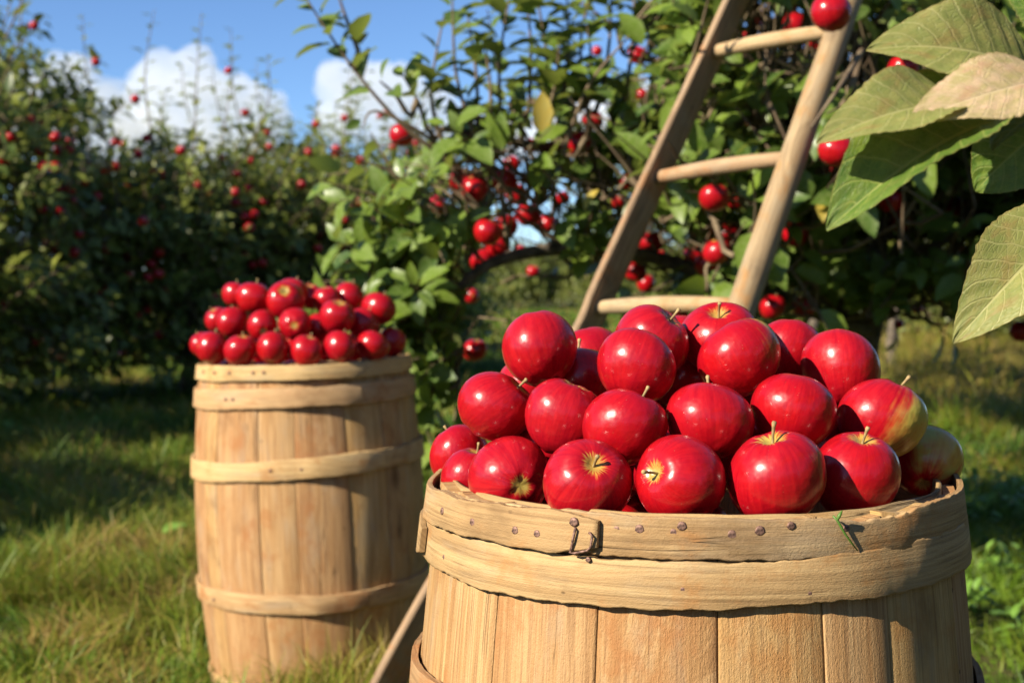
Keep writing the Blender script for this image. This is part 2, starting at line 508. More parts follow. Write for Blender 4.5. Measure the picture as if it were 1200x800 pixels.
def grass_patch(name, label, specs):
    """specs: (x, y arrays, height, width, tint, bend)"""
    Vs, Q, T, tint, along = [], [], [], [], []
    x = np.concatenate([s[0] for s in specs]); y = np.concatenate([s[1] for s in specs])
    h = np.concatenate([s[2] for s in specs]); w = np.concatenate([s[3] for s in specs])
    t = np.concatenate([s[4] for s in specs])
    n = len(x)
    z = ground_z(x, y) - 0.01
    lean_a = vnoise(x, y, 2.3, 7) * 2 * math.pi * 2 + rng.normal(0, 1.1, n)
    lean = np.clip(rng.normal(0.95, 0.42, n), 0.05, 1.5)
    dx, dy = np.cos(lean_a), np.sin(lean_a)
    fa = rng.uniform(0, 2 * math.pi, n)
    wx, wy = np.cos(fa) * w / 2, np.sin(fa) * w / 2
    V = np.zeros((n, 7, 3), np.float32)
    A = np.zeros((n, 7), np.float32)
    for k, (s, ws) in enumerate(((0.0, 1.0), (0.45, 0.85), (0.8, 0.5), (1.0, 0.0))):
        off = h * lean * s ** 1.9
        zz = z + h * s * (1 - 0.42 * lean * s)
        cx, cy = x + dx * off, y + dy * off
        if k < 3:
            V[:, 2 * k] = np.stack([cx - wx * ws, cy - wy * ws, zz], -1)
            V[:, 2 * k + 1] = np.stack([cx + wx * ws, cy + wy * ws, zz], -1)
            A[:, 2 * k:2 * k + 2] = s
        else:
            V[:, 6] = np.stack([cx, cy, zz], -1); A[:, 6] = 1
    b = np.arange(n)[:, None] * 7
    Q = np.concatenate([b + np.array([[0, 1, 3, 2]]), b + np.array([[2, 3, 5, 4]])])
    T = b + np.array([[4, 5, 6]])
    me = np_mesh(name, V.reshape(-1, 3), [Q, T], M['grass'], True, {'tint': np.repeat(t, 7), 'along': A.ravel()})
    o = link(name, me)
    tag(o, label, 'grass', kind='stuff')

def scatter(y0, y1, dens, hbase, hvar, w, margin=1.0):
    wmax = y1 * 0.40 + margin
    n = int(dens * (y1 - y0) * 2 * wmax)
    x = rng.uniform(-wmax, wmax, n); y = rng.uniform(y0, y1, n)
    k = np.abs(x) < y * 0.40 + margin
    k &= np.hypot(x - BF.x, y - BF.y) > 0.22
    k &= np.hypot(x - BR.x, y - BR.y) > 0.225
    x, y = x[k], y[k]; n = len(x)
    tuft = vnoise(x, y, 3.1, 21) * 0.6 + vnoise(x, y, 8.0, 22) * 0.4
    keep = rng.random(n) < 0.35 + 1.2 * (tuft - 0.2)
    x, y, tuft = x[keep], y[keep], tuft[keep]; n = len(x)
    h = (hbase + hvar * np.clip(tuft - 0.25, 0, 1) * 1.6) * rng.uniform(0.55, 1.25, n)
    dry = vnoise(x, y, 1.1, 31) * 0.5 + vnoise(x, y, 3.7, 32) * 0.5
    right_dry = np.clip((x - 0.18 * y + 0.2) / 1.0, 0, 1) * np.clip((y - 7.5) / 1.5, 0, 1)
    right_green = np.clip((x - 0.2 * y) / 0.4, 0, 1) * np.clip((6.5 - y) / 1.0, 0, 1)
    t = 0.21 + (dry - 0.44) * 2.0 + rng.normal(0, 0.17, n) + (rng.random(n) < 0.12) * 0.35
    t = np.clip(t * (1 - 0.7 * right_green) + 0.22 * right_green, 0.0, 1) * (1 - right_dry) + np.clip(0.80 + rng.normal(0, 0.14, n), 0.2, 1) * right_dry
    h = h * (1 + 0.9 * right_dry)
    ww = w * rng.uniform(0.6, 1.5, n)
    return x, y, h, ww, np.clip(t, 0, 1)

def tuft_at(cx, cy, r, n, hh, t0, w=0.0032):
    a = rng.uniform(0, 2 * math.pi, n); q = r * np.sqrt(rng.random(n))
    x, y = cx + q * np.cos(a), cy + q * np.sin(a)
    k = np.hypot(x - BR.x, y - BR.y) > 0.225
    x, y = x[k], y[k]; n = len(x)
    return x, y, hh * rng.uniform(0.5, 1.2, n), w * rng.uniform(0.6, 1.4, n), np.clip(t0 + rng.normal(0, 0.16, n), 0, 1)

grass_patch('grass', 'long green and straw coloured orchard grass in uneven tufts', [
    scatter(1.9, 5.2, 7500, 0.040, 0.17, 0.0042, 0.9),
    scatter(5.2, 9.0, 2700, 0.045, 0.19, 0.006, 1.2),
    scatter(9.0, 18.0, 520, 0.09, 0.18, 0.011, 1.5),
    scatter(18.0, 42.0, 55, 0.13, 0.2, 0.03, 2.0),
    tuft_at(-0.27, 2.66, 0.12, 1500, 0.20, 0.80), tuft_at(-0.36, 2.62, 0.12, 900, 0.16, 0.70), tuft_at(-0.55, 2.66, 0.14, 420, 0.09, 0.4),
    tuft_at(-0.72, 2.85, 0.14, 400, 0.10, 0.35), tuft_at(-1.2, 3.9, 0.25, 900, 0.2, 0.55), tuft_at(-1.0, 4.6, 0.3, 900, 0.2, 0.6),
    tuft_at(-1.5, 5.0, 0.35, 1000, 0.22, 0.6), tuft_at(-0.75, 3.5, 0.2, 600, 0.15, 0.5),
])

# ------------------------------------------------------------------ apples
def apple_profile(variant):
    r = random.Random(variant * 7 + 1)
    top = r.uniform(0.09, 0.12); bot = r.uniform(0.06, 0.08)
    squash = r.uniform(0.90, 1.02); shoulder = r.uniform(-0.03, 0.035)
    lobes = r.uniform(0.012, 0.03); ph = r.uniform(0, 6)
    skew = r.uniform(-0.07, 0.07)
    return top, bot, squash, shoulder, lobes, ph, skew

def apple_mesh(variant, nu=32, nv=22):
    top, bot, squash, shoulder, lobes, ph, skew = apple_profile(variant)
    V = []
    for j in range(nv + 1):
        a = math.pi * j / nv
        s, c = math.sin(a), math.cos(a)
        r0 = 0.5 * s * (1 + shoulder * c)
        z0 = 0.5 * squash * c
        if c > 0:
            z0 -= top * math.exp(-(r0 / 0.135) ** 2) * (1 + 0.4 * math.exp(-(r0 / 0.05) ** 2))
            r0 *= 1 + 0.05 * c
        else:
            z0 += bot * math.exp(-(r0 / 0.12) ** 2)
            r0 *= 1 - 0.06 * (-c) ** 1.5
        for i in range(nu):
            t = 2 * math.pi * i / nu
            k = 1 + lobes * math.cos(5 * t + ph) * (1 if c < 0 else 0.45) * abs(c) + 0.026 * math.cos(2 * t + ph * 2) + 0.016 * math.cos(3 * t + ph)
            zz = z0 + (lobes * 0.7 * math.cos(5 * t + ph) * math.exp(-((r0 - 0.2) / 0.09) ** 2) * (1 if c < 0 else 0.5)) + skew * r0 * math.cos(t) * 2 * (1 if c > 0 else 0.6)
            if j in (0, nv): k = 1
            V.append((r0 * k * math.cos(t), r0 * k * math.sin(t), zz))
    i = np.arange((nv + 1) * nu).reshape(nv + 1, nu)
    F = np.stack([i[:-1], i[1:], np.roll(i[1:], -1, 1), np.roll(i[:-1], -1, 1)], -1).reshape(-1, 4)
    me = np_mesh('apple', V, [F], M['apple'])
    bm = bmesh.new(); bm.from_mesh(me); bmesh.ops.remove_doubles(bm, verts=bm.verts, dist=1e-5); bm.to_mesh(me); bm.free()
    for p in me.polygons: p.use_smooth = True
    return me
APPLE = [apple_mesh(k) for k in range(6)]
APPLE_LO = [apple_mesh(k, 14, 10) for k in range(3)]

def stem_mesh(k):
    r = random.Random(k + 40)
    L = r.uniform(0.26, 0.36)
    a = r.uniform(0, 6.28); b = r.uniform(0.03, 0.09)
    pts = [(b * math.cos(a) * t * t, b * math.sin(a) * t * t, 0.25 + (L + 0.04) * t) for t in (0, .3, .6, .85, .95, 1.0)]
    tb = Tubes(); tb.add(pts, [0.017, 0.015, 0.015, 0.019, 0.027, 0.021], 8)
    return tb.mesh('stem', M['stem'])
STEM = [stem_mesh(k) for k in range(4)]

def calyx_mesh():
    tb = Tubes()
    for k in range(5):
        a = 2 * math.pi * k / 5
        tb.add([(0.035 * math.cos(a), 0.035 * math.sin(a), -0.36), (0.05 * math.cos(a), 0.05 * math.sin(a), -0.40), (0.025 * math.cos(a + .5), 0.025 * math.sin(a + .5), -0.435)], [0.022, 0.018, 0.004], 5)
    tb.add([(0, 0, -0.33), (0, 0, -0.385)], [0.05, 0.03], 8)
    return tb.mesh('calyx', M['calyx'])
CALYX = calyx_mesh()

def add_apple(loc, dia, axis, label, group, blush=0.3, cav=1.0, lo=False, spin=None, parts=True, cat='apple', cheek=None, stem=True):
    """axis: world direction of the stem end; cheek: world direction of the yellow-green cheek"""
    me = random.choice(APPLE_LO if lo else APPLE)
    o = link('apple', me)
    z = Vector(axis).normalized()
    if cheek is not None:
        x = Vector(cheek) - z * Vector(cheek).dot(z)
        x.normalize()
    else:
        x = z.orthogonal().normalized()
        x.rotate(Quaternion(z, random.uniform(0, 6.28) if spin is None else spin))
    y = z.cross(x)
    o.rotation_euler = Matrix((x, y, z)).transposed().to_euler()
    o.location = loc
    o.scale = (dia, dia, dia)
    o.color = (blush, cav, 0, 1)
    tag(o, label, cat, group)
    if parts:
        if stem: link('stem', random.choice(STEM), o)
        link('calyx', CALYX, o)
    return o

def cw(r, u, c):            # view-like axes (right, up, towards the camera) -> world
    return Vector((r, -c, u))

# ------------------------------------------------------------------ barrels
H_BAR = 0.728
def barrel_R(z, rim=0.222, bulge=0.026):
    t = min(max(z / H_BAR, 0), 1)
    return rim + bulge * math.sin(math.pi * t) ** 0.9

def stave_mesh(t0, t1, rr, lift):
    na, nz, th = 5, 15, 0.010
    gap = 0.0003
    V, UV = [], []
    zt = H_BAR + lift
    for side in (0, 1):
        for j in range(nz + 1):
            z = zt * j / nz
            Rz = barrel_R(z) + rr
            for i in range(na + 1):
                f = (0, 0.025, 0.34, 0.66, 0.975, 1)[i]
                g = gap / Rz
                t = t0 + g + (t1 - t0 - 2 * g) * f
                edge = min(i, na - i) == 0
                rad = Rz - (0.0007 if edge else 0) if side == 0 else Rz - th
                wob = 0.0008 * math.sin(17 * t + 9 * z) if side == 0 else 0
                V.append(((rad + wob) * math.cos(t), (rad + wob) * math.sin(t), z + (0.002 * math.sin(23 * t) if j == nz else 0)))
                UV.append((t * 0.23, z))
    n = (na + 1) * (nz + 1)
    F = []
    ix = lambda s, j, i: s * n + j * (na + 1) + i
    for j in range(nz):
        for i in range(na):
            F.append((ix(0, j, i), ix(0, j, i + 1), ix(0, j + 1, i + 1), ix(0, j + 1, i)))
            F.append((ix(1, j, i), ix(1, j + 1, i), ix(1, j + 1, i + 1), ix(1, j, i + 1)))
        F.append((ix(0, j, 0), ix(0, j + 1, 0), ix(1, j + 1, 0), ix(1, j, 0)))
        F.append((ix(0, j, na), ix(1, j, na), ix(1, j + 1, na), ix(0, j + 1, na)))
    for i in range(na):
        F.append((ix(0, nz, i), ix(0, nz, i + 1), ix(1, nz, i + 1), ix(1, nz, i)))
        F.append((ix(0, 0, i), ix(1, 0, i), ix(1, 0, i + 1), ix(0, 0, i + 1)))
    me = np_mesh('stave', V, [F], M['stave'], True, None, UV)
    per = 2 * na + 2
    me.polygons.foreach_set('use_smooth', np.array([i < nz * per and (i % per) < 2 * na for i in range(len(F))]))
    return me

def hoop_mesh(zc, w, th, start, mat, tilt=0.0, tphase=0.0, seed=0, lap=0.32, rag=0.0012, inner=False, torn=None, taper=True):
    """bent wooden strip that laps over its own start; start = angle of the outer end"""
    r = random.Random(seed)
    p1, p2, p3 = r.uniform(0, 6), r.uniform(0, 6), r.uniform(0, 6)
    n = 420
    total = 2 * math.pi + lap
    V, UV = [], []
    for k in range(n + 1):
        s = k / n
        a = start - total * (1 - s) if not inner else start + total * s
        ramp = min(max((s - (2 * math.pi) / total + 0.04) / 0.04, 0), 1)      # last stretch climbs over the first
        ramp = ramp * ramp * (3 - 2 * ramp)
        zz = zc + tilt * math.cos(a - tphase) + 0.0012 * math.sin(3 * a + p1)
        ww = w * (1 + 0.05 * math.sin(4 * a + p2) + 0.03 * math.sin(9 * a + p3))
        if taper:
            e = min(s, 1 - s) * total * 0.24
            ww *= 0.62 + 0.38 * min(e / 0.035, 1)
        hi, lo = zz + ww / 2, zz - ww / 2
        hi += rag * (noise.noise((a * 14, seed, 0.3)) + 0.5 * noise.noise((a * 90, seed, 4.3)) + 0.4 * noise.noise((a * 260, seed, 2.3)))
        lo += rag * (noise.noise((a * 14, seed, 7.3)) + 0.5 * noise.noise((a * 90, seed, 9.3)) + 0.4 * noise.noise((a * 260, seed, 5.3)))
        if torn: hi -= torn(a)
        for q, (zq, out) in enumerate(((lo, 0), (lo, 1), (lo + 0.0012, 1), (hi - 0.0012, 1), (hi, 1), (hi, 0))):
            Rz = barrel_R(min(zq, H_BAR)) + 0.0025 + ramp * (th + 0.0007)
            Rz += 0.0009 * noise.noise((a * 6, seed * 1.7, 2.0)) + 0.0001 * (1 - abs(2 * (zq - lo) / max(hi - lo, 1e-5) - 1))
            rad = Rz + (th if out else 0) - (0.0004 if out and q in (1, 4) else 0)
            V.append((rad * math.cos(a), rad * math.sin(a), zq))
            UV.append(((zq - zc) + (0.004 if not out else 0), a * 0.24))
    F = []
    for k in range(n):
        for q in range(6):
            q2 = (q + 1) % 6
            F.append((k * 6 + q, (k + 1) * 6 + q, (k + 1) * 6 + q2, k * 6 + q2))
    F.append(tuple(range(6))); F.append(tuple(n * 6 + 5 - q for q in range(6)))
    quads = [f for f in F if len(f) == 4]; six = [f for f in F if len(f) == 6]
    me = np_mesh('hoop', V, [quads, six], M[mat], True, None, UV)
    me.polygons.foreach_set('use_smooth', np.array([(i % 6) in (1, 2, 3) if i < len(quads) else False for i in range(len(me.polygons))]))
    return me

def nail_mesh(rad=0.0036):
    V, Q, T = tube_np([(0, 0, -0.006), (0, 0, 0.0004), (0, 0, 0.0008)], [rad * 0.95, rad, rad * 0.72], 10)
    V = [(x * (1 + 0.1 * math.sin(5 * y * 900)), y, z) for x, y, z in V]
    return np_mesh('nail', V, [Q, T], M['rust'], False)
NAIL = nail_mesh()

def add_nail(hoop, a, z, R_, s=1.0):
    o = link('nail', NAIL, hoop)
    nrm = Vector((math.cos(a), math.sin(a), 0.05)).normalized()
    q = nrm.to_track_quat('Z', 'Y')
    o.rotation_euler = q.to_euler()
    o.location = Vector((R_ * math.cos(a), R_ * math.sin(a), z))
    o.scale = (s, s, s)
    return o

def on_barrel(u, v, Rs):
    """angle and height on the front barrel (radius Rs) seen at pixel"""
    d = ray(u, v); p = CAM - BF
    a = d.x ** 2 + d.y ** 2; b = 2 * (p.x * d.x + p.y * d.y); c = p.x ** 2 + p.y ** 2 - Rs ** 2
    t = (-b - math.sqrt(max(b * b - 4 * a * c, 0))) / (2 * a)
    q = p + d * t
    return math.atan2(q.y, q.x), q.z

def inner_ring(parent, seed):
    """thin inner lining strip nailed inside the rim"""
    V, UV, F = [], [], []
    n = 96
    for k in range(n):
        a = 2 * math.pi * k / n
        top = H_BAR + 0.002 + 0.0015 * noise.noise((math.cos(a) * 5, math.sin(a) * 5, seed))
        for q, (r_, z_) in enumerate(((0.2115, H_BAR - 0.03), (0.2075, H_BAR - 0.03), (0.2075, top), (0.2115, top))):
            V.append((r_ * math.cos(a), r_ * math.sin(a), z_)); UV.append((z_ + 0.005 * q, a * 0.22))
    for k in range(n):
        for q in range(4):
            F.append((k * 4 + q, k * 4 + (q + 1) % 4, ((k + 1) % n) * 4 + (q + 1) % 4, ((k + 1) % n) * 4 + q))
    return link('inner_hoop', np_mesh('inner_hoop', V, [F], M['hoop'], False, None, UV), parent)

def bottom_head(parent):
    tb = Tubes(); tb.add([(0, 0, 0.03), (0, 0, 0.045)], [0.205, 0.205], 40)
    me = tb.mesh('barrel_head', M['stave'], False)
    return link('barrel_head', me, parent)

def build_barrel(name_label, loc, rot, seams, hoops, seed):
    b = empty('apple_barrel', loc, rot)
    tag(b, name_label, 'barrel', 'apple barrels in the orchard')
    r = random.Random(seed)
    for k in range(len(seams)):
        t0 = seams[k]; t1 = seams[(k + 1) % len(seams)]
        if t1 <= t0: t1 += 2 * math.pi
        link('stave', stave_mesh(t0, t1, r.uniform(-0.0009, 0.0009), r.uniform(-0.004, 0.0)), b)
    hs = []
    for h in hoops: hs.append(link('hoop', hoop_mesh(**h), b))
    inner_ring(b, seed); bottom_head(b)
    return b, hs

# front barrel: seams seen in the photograph, then even ones round the back
front_px = [(522, 745), (578, 745), (697, 745), (842, 760), (968, 760), (1045, 745)]
fs = sorted(on_barrel(u, v, 0.236)[0] % (2 * math.pi) for u, v in front_px)
rest = np.linspace(fs[-1], fs[0] + 2 * math.pi, 12)[1:-1]
seamsF = sorted([s % (2 * math.pi) for s in list(fs) + [float(q) + random.uniform(-.05, .05) for q in rest]])
a_lap = on_barrel(700, 625, 0.236)[0] % (2 * math.pi)
a_torn = on_barrel(1040, 595, 0.236)[0] % (2 * math.pi)
def torn_edge(a):
    d = (a - a_torn + math.pi) % (2 * math.pi) - math.pi
    return 0.006 * math.exp(-(d / 0.15) ** 4) * (0.6 + 0.7 * noise.noise((a * 70, 1, 1)) + 0.5 * noise.noise((a * 200, 1, 1))) if abs(d) < 0.6 else 0
zt = H_BAR
hoopsF = [
    dict(zc=zt - 0.0120, w=0.029, th=0.0046, start=a_lap, mat='hoop', tilt=0.0015, tphase=0.5, seed=3, lap=0.95, rag=0.0014, torn=torn_edge),
    dict(zc=zt - 0.0445, w=0.034, th=0.0048, start=on_barrel(498, 640, 0.237)[0] % (2 * math.pi), mat='hoop', tilt=0.0045, tphase=-0.2, seed=5, lap=0.4, rag=0.0016),
    dict(zc=zt - 0.172, w=0.036, th=0.006, start=1.5, mat='hoop', tilt=0.004, tphase=2.5, seed=8, lap=0.5),
    dict(zc=zt - 0.46, w=0.036, th=0.006, start=2.0, mat='hoop', seed=9),
    dict(zc=zt - 0.66, w=0.036, th=0.006, start=1.0, mat='hoop', seed=10)]
barF, hF = build_barrel('weathered apple barrel with a split top hoop, rusty nails and a bent wire staple', BF, (0, 0, 0), seamsF, hoopsF, 4)
for u, v in ((525, 598), (609, 620), (634, 624), (722, 621), (749, 620), (789, 624), (858, 627), (891, 622), (676, 610), (799, 613), (928, 613), (993, 619), (560, 611)):
    Rn = 0.2312
    a, z = on_barrel(u, v, Rn)
    z = min(z, zt - 0.003)
    inlap = (a_lap - 0.95 * 1.0) < (a % (2 * math.pi)) < a_lap
    add_nail(hF[0], a, z, Rn + (0.0052 if inlap else -0.0014), 0.95 * random.uniform(0.85, 1.1))
for u, v in ((948, 695), (690, 655), (522, 652), (800, 690)):
    a, z = on_barrel(u, v, 0.234); add_nail(hF[1], a, z, 0.2355, 0.55)
# bent wire staple
tb = Tubes()
pts = []
for (u, v, r_) in ((675, 616, .232), (674, 620, .2385), (671, 634, .2395), (668, 647, .2395), (673, 648, .2395), (688, 645, .2395), (692, 641, .2395), (694, 628, .2395), (691, 624, .2375), (690, 624, .232)):
    a, z = on_barrel(u, v, r_); pts.append((r_ * math.cos(a), r_ * math.sin(a), z))
tb.add(pts, [0.0010] * len(pts), 8)
link('wire_staple', tb.mesh('wire_staple', M['rust']), barF)

ncount = 17
r4 = random.Random(5)
seamsR = [(k + r4.uniform(-.28, .28)) / ncount * 2 * math.pi for k in range(ncount)]
seamsR = sorted(s % (2 * math.pi) for s in seamsR)
hoopsR = [
    dict(zc=zt - 0.015, w=0.032, th=0.006, start=5.4, mat='hoop_pale', seed=13, lap=0.5),
    dict(zc=zt - 0.068, w=0.042, th=0.006, start=5.35, mat='hoop_pale', tilt=0.003, tphase=0.0, seed=14, lap=0.5),
    dict(zc=zt - 0.218, w=0.042, th=0.006, start=5.5, mat='hoop_pale', tilt=0.010, tphase=0.1, seed=15, lap=0.5),
    dict(zc=zt - 0.505, w=0.040, th=0.006, start=5.3, mat='hoop_pale', tilt=0.003, tphase=3.0, seed=16, lap=0.4),
    dict(zc=zt - 0.70, w=0.030, th=0.006, start=5.0, mat='hoop_pale', seed=17, lap=0.4)]
barR, hR = build_barrel('pale apple barrel leaning slightly in long grass beside a low leafy branch', BR, (0, R(-2.2), 0), seamsR, hoopsR, 6)
barR.scale = (1, 1, 0.95)
for hi, (h_, zz, offs) in enumerate(((hR[0], zt - 0.012, (3.75, 3.95, 4.15, 4.4, 4.5, 4.8)), (hR[1], zt - 0.068, (4.12, 4.2, 5.0)), (hR[2], zt - 0.218, (4.55, 4.8)), (hR[3], zt - 0.505, (3.9, 4.8)))):
    for a in offs: add_nail(h_, a, zz, barrel_R(zz) + 0.0105, 0.9)

# ------------------------------------------------------------------ apples heaped in the front barrel
# (u, v, depth, width px, stem axis (right, up, to camera), blush, cheek axis, label)
FA = [
 (632, 408, 1.20, 90, (-.2, .95, -.3), .10, None, 'plain crimson apple alone at the left shoulder of the heap, topping the nailed barrel'),
 (580, 476, 1.165, 90, (.75, .62, .1), .12, None, 'round red apple leaning its stem against the shoulder apple of the heap'),
 (662, 490, 1.115, 93, (.3, .95, .05), .02, None, 'red apple with pale speckles and a shallow dimple on top, without stem'),
 (745, 431, 1.135, 92, (.35, .88, -.35), .12, None, 'dark crimson apple resting on a smaller round one near the top of the heap'),
 (731, 501, 1.075, 94, (.52, .84, .0), .10, None, 'smooth round apple with its stem raised, lying above two stem-dimpled apples'),
 (762, 402, 1.215, 88, (.55, .7, .4), .12, None, 'topmost apple with a stout pale stem beside the crimson one it hides behind'),
 (678, 446, 1.21, 84, (.0, .9, -.3), .38, (.5, -.75, .3), 'yellow-cheeked apple wedged behind the speckled apple of the heap'),
 (539, 535, 1.265, 70, (-.4, .85, -.3), .10, None, 'small red apple on the rim edge behind its overlapping neighbour'),
 (553, 560, 1.19, 72, (.2, .95, .1), .08, None, 'small red apple with upright stem tucked against the apple showing its blossom end'),
 (597, 560, 1.12, 97, (-.28, .06, -.95), .10, None, 'red apple showing its yellow starred blossom end just above the rim'),
 (688, 566, 1.06, 104, (.14, .60, .78), .10, None, 'red apple with yellow stem dimple and short stem, resting on the rim'),
 (798, 562, 1.03, 106, (-.74, .28, .6), .14, None, 'red apple lying on its side with the stem in a yellow streaked hollow'),
 (832, 494, 1.095, 102, (.02, .86, -.5), .12, None, 'large dark red apple with its blossom end turned down in the middle of the heap'),
 (866, 421, 1.165, 98, (-.45, .85, -.25), .50, (.7, -.65, .2), 'red apple with yellow lower cheek near the summit, freckled with pale dots'),
 (843, 397, 1.235, 90, (-.1, .85, .45), .12, None, 'dull red apple with a pale stem scar behind the summit apple'),
 (930, 483, 1.115, 99, (.3, .9, -.35), .12, None, 'red apple half shaded by its neighbour, between summit and right edge'),
 (922, 414, 1.275, 78, (.3, .9, -.2), .12, None, 'small coral red apple peeping out at the back of the heap'),
 (986, 434, 1.205, 92, (.0, .93, -.35), .42, (.1, -.95, .3), 'crimson apple with yellowish underside at the right shoulder of the heap'),
 (1032, 490, 1.145, 98, (.52, .84, -.1), .80, (.85, -.45, .1), 'red apple with broad yellow-green cheek and slanting stem'),
 (1085, 540, 1.20, 82, (.3, .6, -.7), .66, (.35, .9, .1), 'mostly green apple in the shade against the rim'),
 (909, 560, 1.03, 112, (-.14, .96, .2), .40, (.6, .75, .2), 'largest red apple on the rim with tall stem and yellow shoulder'),
 (1002, 557, 1.068, 103, (.12, .95, .25), .12, None, 'deep red apple with thick brown stem, resting by the torn rim'),
]
P = np.array([[*px(u, v, d)] for (u, v, d, *_) in FA])
W = np.array([a[3] for a in FA], float)
D = np.array([a[2] for a in FA], float)
D0 = D.copy()
camv = np.array(CAM)
for it in range(200):                # slide along their sight lines until none are inside each other
    rad_ = W * D / FPX / 2 * 0.965
    moved = False
    for i in range(len(FA)):
        for j in range(i + 1, len(FA)):
            dv = P[j] - P[i]; ds = np.linalg.norm(dv); need = rad_[i] + rad_[j]
            if ds < need * 0.985:
                sgn = 1 if D[j] >= D[i] else -1
                stp = min((need - ds) * 0.25, 0.004)
                D[j] += sgn * stp; D[i] -= sgn * stp; moved = True
    for i in range(len(FA)):
        P[i] = px(FA[i][0], FA[i][1], D[i])
    if not moved: break
GF = 'apples heaped in the nailed barrel'
placed = []
for k, (u, v, d, w, ax, bl, ck, lab) in enumerate(FA):
    dia = W[k] * D[k] / FPX * 1.015
    add_apple(Vector(P[k]), dia, cw(*ax), lab, GF, bl, 1.0, cheek=cw(*ck) if ck else None, stem=k not in (0, 2, 3, 13, 15, 17, 16, 19))
    placed.append((Vector(P[k]), dia / 2))
# the rest of the heap: behind the front ones, then below
rf = random.Random(77)
fill = 0
for (u, v) in ((800, 442), (705, 462), (885, 462), (960, 466), (985, 505), (622, 452), (640, 528), (752, 470), (905, 440), (1040, 520), (770, 540), (870, 530), (955, 530), (565, 525), (720, 545), (930, 440), (690, 420), (800, 410), (600, 500), (1010, 455), (880, 520), (840, 455), (1060, 560), (650, 555)):
    rr = rf.uniform(0.032, 0.036); d = 1.13 + (560 - v) * 0.0011
    while d < 1.40:
        p = px(u, v, d)
        if not any((p - q).length < (rr + s_) * 0.955 for q, s_ in placed) and math.hypot(p.x - BF.x, p.y - BF.y) < 0.185: break
        d += 0.004
    if d < 1.39:
        add_apple(p, rr * 2, (rf.uniform(-.5, .5), rf.uniform(.1, .6), 1), 'red apple sunk among the others inside the nailed barrel, mostly hidden', GF, rf.uniform(0.1, 0.3), stem=False)
        placed.append((p, rr))
for layer in range(7):
    z = H_BAR - 0.085 + layer * 0.045
    Rl = 0.176 if z < H_BAR + 0.012 else 0.176 - (z - H_BAR) * 1.15
    k = 0
    for gx in range(-4, 5):
        for gy in range(-4, 5):
            ox = (layer % 2) * 0.034
            p = Vector((BF.x + (gx + (gy % 2) * .5) * 0.068 + ox + rf.uniform(-.006, .006), BF.y + gy * 0.061 + ox * .5 + rf.uniform(-.006, .006), z + rf.uniform(-.008, .008)))
            rr = rf.uniform(0.030, 0.0335)
            if math.hypot(p.x - BF.x, p.y - BF.y) > Rl: continue
            if any((p - q).length < (rr + s) * 0.96 for q, s in placed): continue
            # must lie behind or below the apples already seen on the slope
            if p.z > H_BAR - 0.04 and p.y < BF.y + 0.03 and not any((p - q).length < 0.085 and q.y < p.y for q, s in placed): continue
            uu, vv, _ = project([p])
            if layer >= 3 and vv[0] < 392 + abs(uu[0] - 800) * 0.12: continue
            add_apple(p, rr * 2, (rf.uniform(-1, 1), rf.uniform(-.3, 1), rf.uniform(-1, 1)), 'red apple sunk among the others inside the nailed barrel, mostly hidden', GF, rf.uniform(0.1, 0.4))
            placed.append((p, rr)); fill += 1

# ------------------------------------------------------------------ apples heaped in the second barrel
ROT_R = Matrix.Rotation(R(-2.2), 4, 'Y')
RA = [  # zoom coordinates (3.2x, origin 200,310): x, y, r, depth, stem axis
 (155, 313, 58, 2.83, (.2, .6, -.7)), (118, 300, 44, 2.93, (-.5, .5, -.6)), (262, 322, 57, 2.79, (.2, .9, .2)), (385, 313, 58, 2.77, (.1, .85, -.4)),
 (512, 325, 56, 2.77, (.2, .95, .1)), (636, 307, 57, 2.78, (.2, .2, -.9)), (757, 303, 57, 2.82, (.5, .3, -.8)), (828, 290, 52, 2.94, (.3, .3, -.8)),
 (178, 208, 46, 2.96, (-.3, .7, .3)), (232, 217, 56, 2.90, (-.1, .4, -.8)), (345, 230, 54, 2.86, (-.2, .35, -.85)), (467, 223, 58, 2.84, (-.1, .05, -.98)),
 (556, 238, 52, 2.90, (.5, .6, .3)), (625, 197, 63, 2.85, (.2, .85, .45)), (722, 222, 56, 2.90, (.4, .2, -.8)),
 (242, 115, 46, 2.98, (.1, .7, -.6)), (312, 128, 61, 2.93, (.1, .7, -.6)), (432, 138, 65, 2.90, (.05, .6, .75)), (452, 108, 58, 2.99, (.3, .8, -.3)),
 (525, 120, 45, 3.02, (.0, .9, .2)), (585, 133, 50, 2.95, (-.1, .95, .2)), (668, 124, 54, 2.98, (.3, .6, -.6)), (780, 166, 62, 2.93, (.3, .4, -.8)),
]
RL = ['on the rim edge at the sunny end of the heap', 'peeping over the rim behind the sunny end apple', 'with stem up, second along the rim from the sunny end', 'tall and narrow, third along the rim from the sunny end',
      'small and upright in the middle of the rim row', 'with yellowish rim-side patch, next to the small upright rim apple', 'half in shade near the dark end of the rim row', 'fully shaded at the dark end of the rim row',
      'tucked behind a bigger one in the second row', 'leaning forward over the rim row at the sunny end', 'showing a small brown blossom end in the second row', 'showing a deep round blossom end in the second row',
      'sunk in shadow inside the second row', 'large with yellow dimple, standing out from the second row', 'dark and shaded in the second row beside the yellow-dimpled one', 'small at the top of the sunny shoulder',
      'large and tall at the sunny shoulder of the heap', 'with yellow stem hollow at the front of the summit', 'highest one at the summit of the heap', 'hidden behind the summit with only its top showing',
      'with upright stem beside the summit', 'pale red behind the upright-stemmed one', 'large and round at the shaded shoulder of the heap']
GR = 'apples heaped in the leaning barrel'
placedR = []
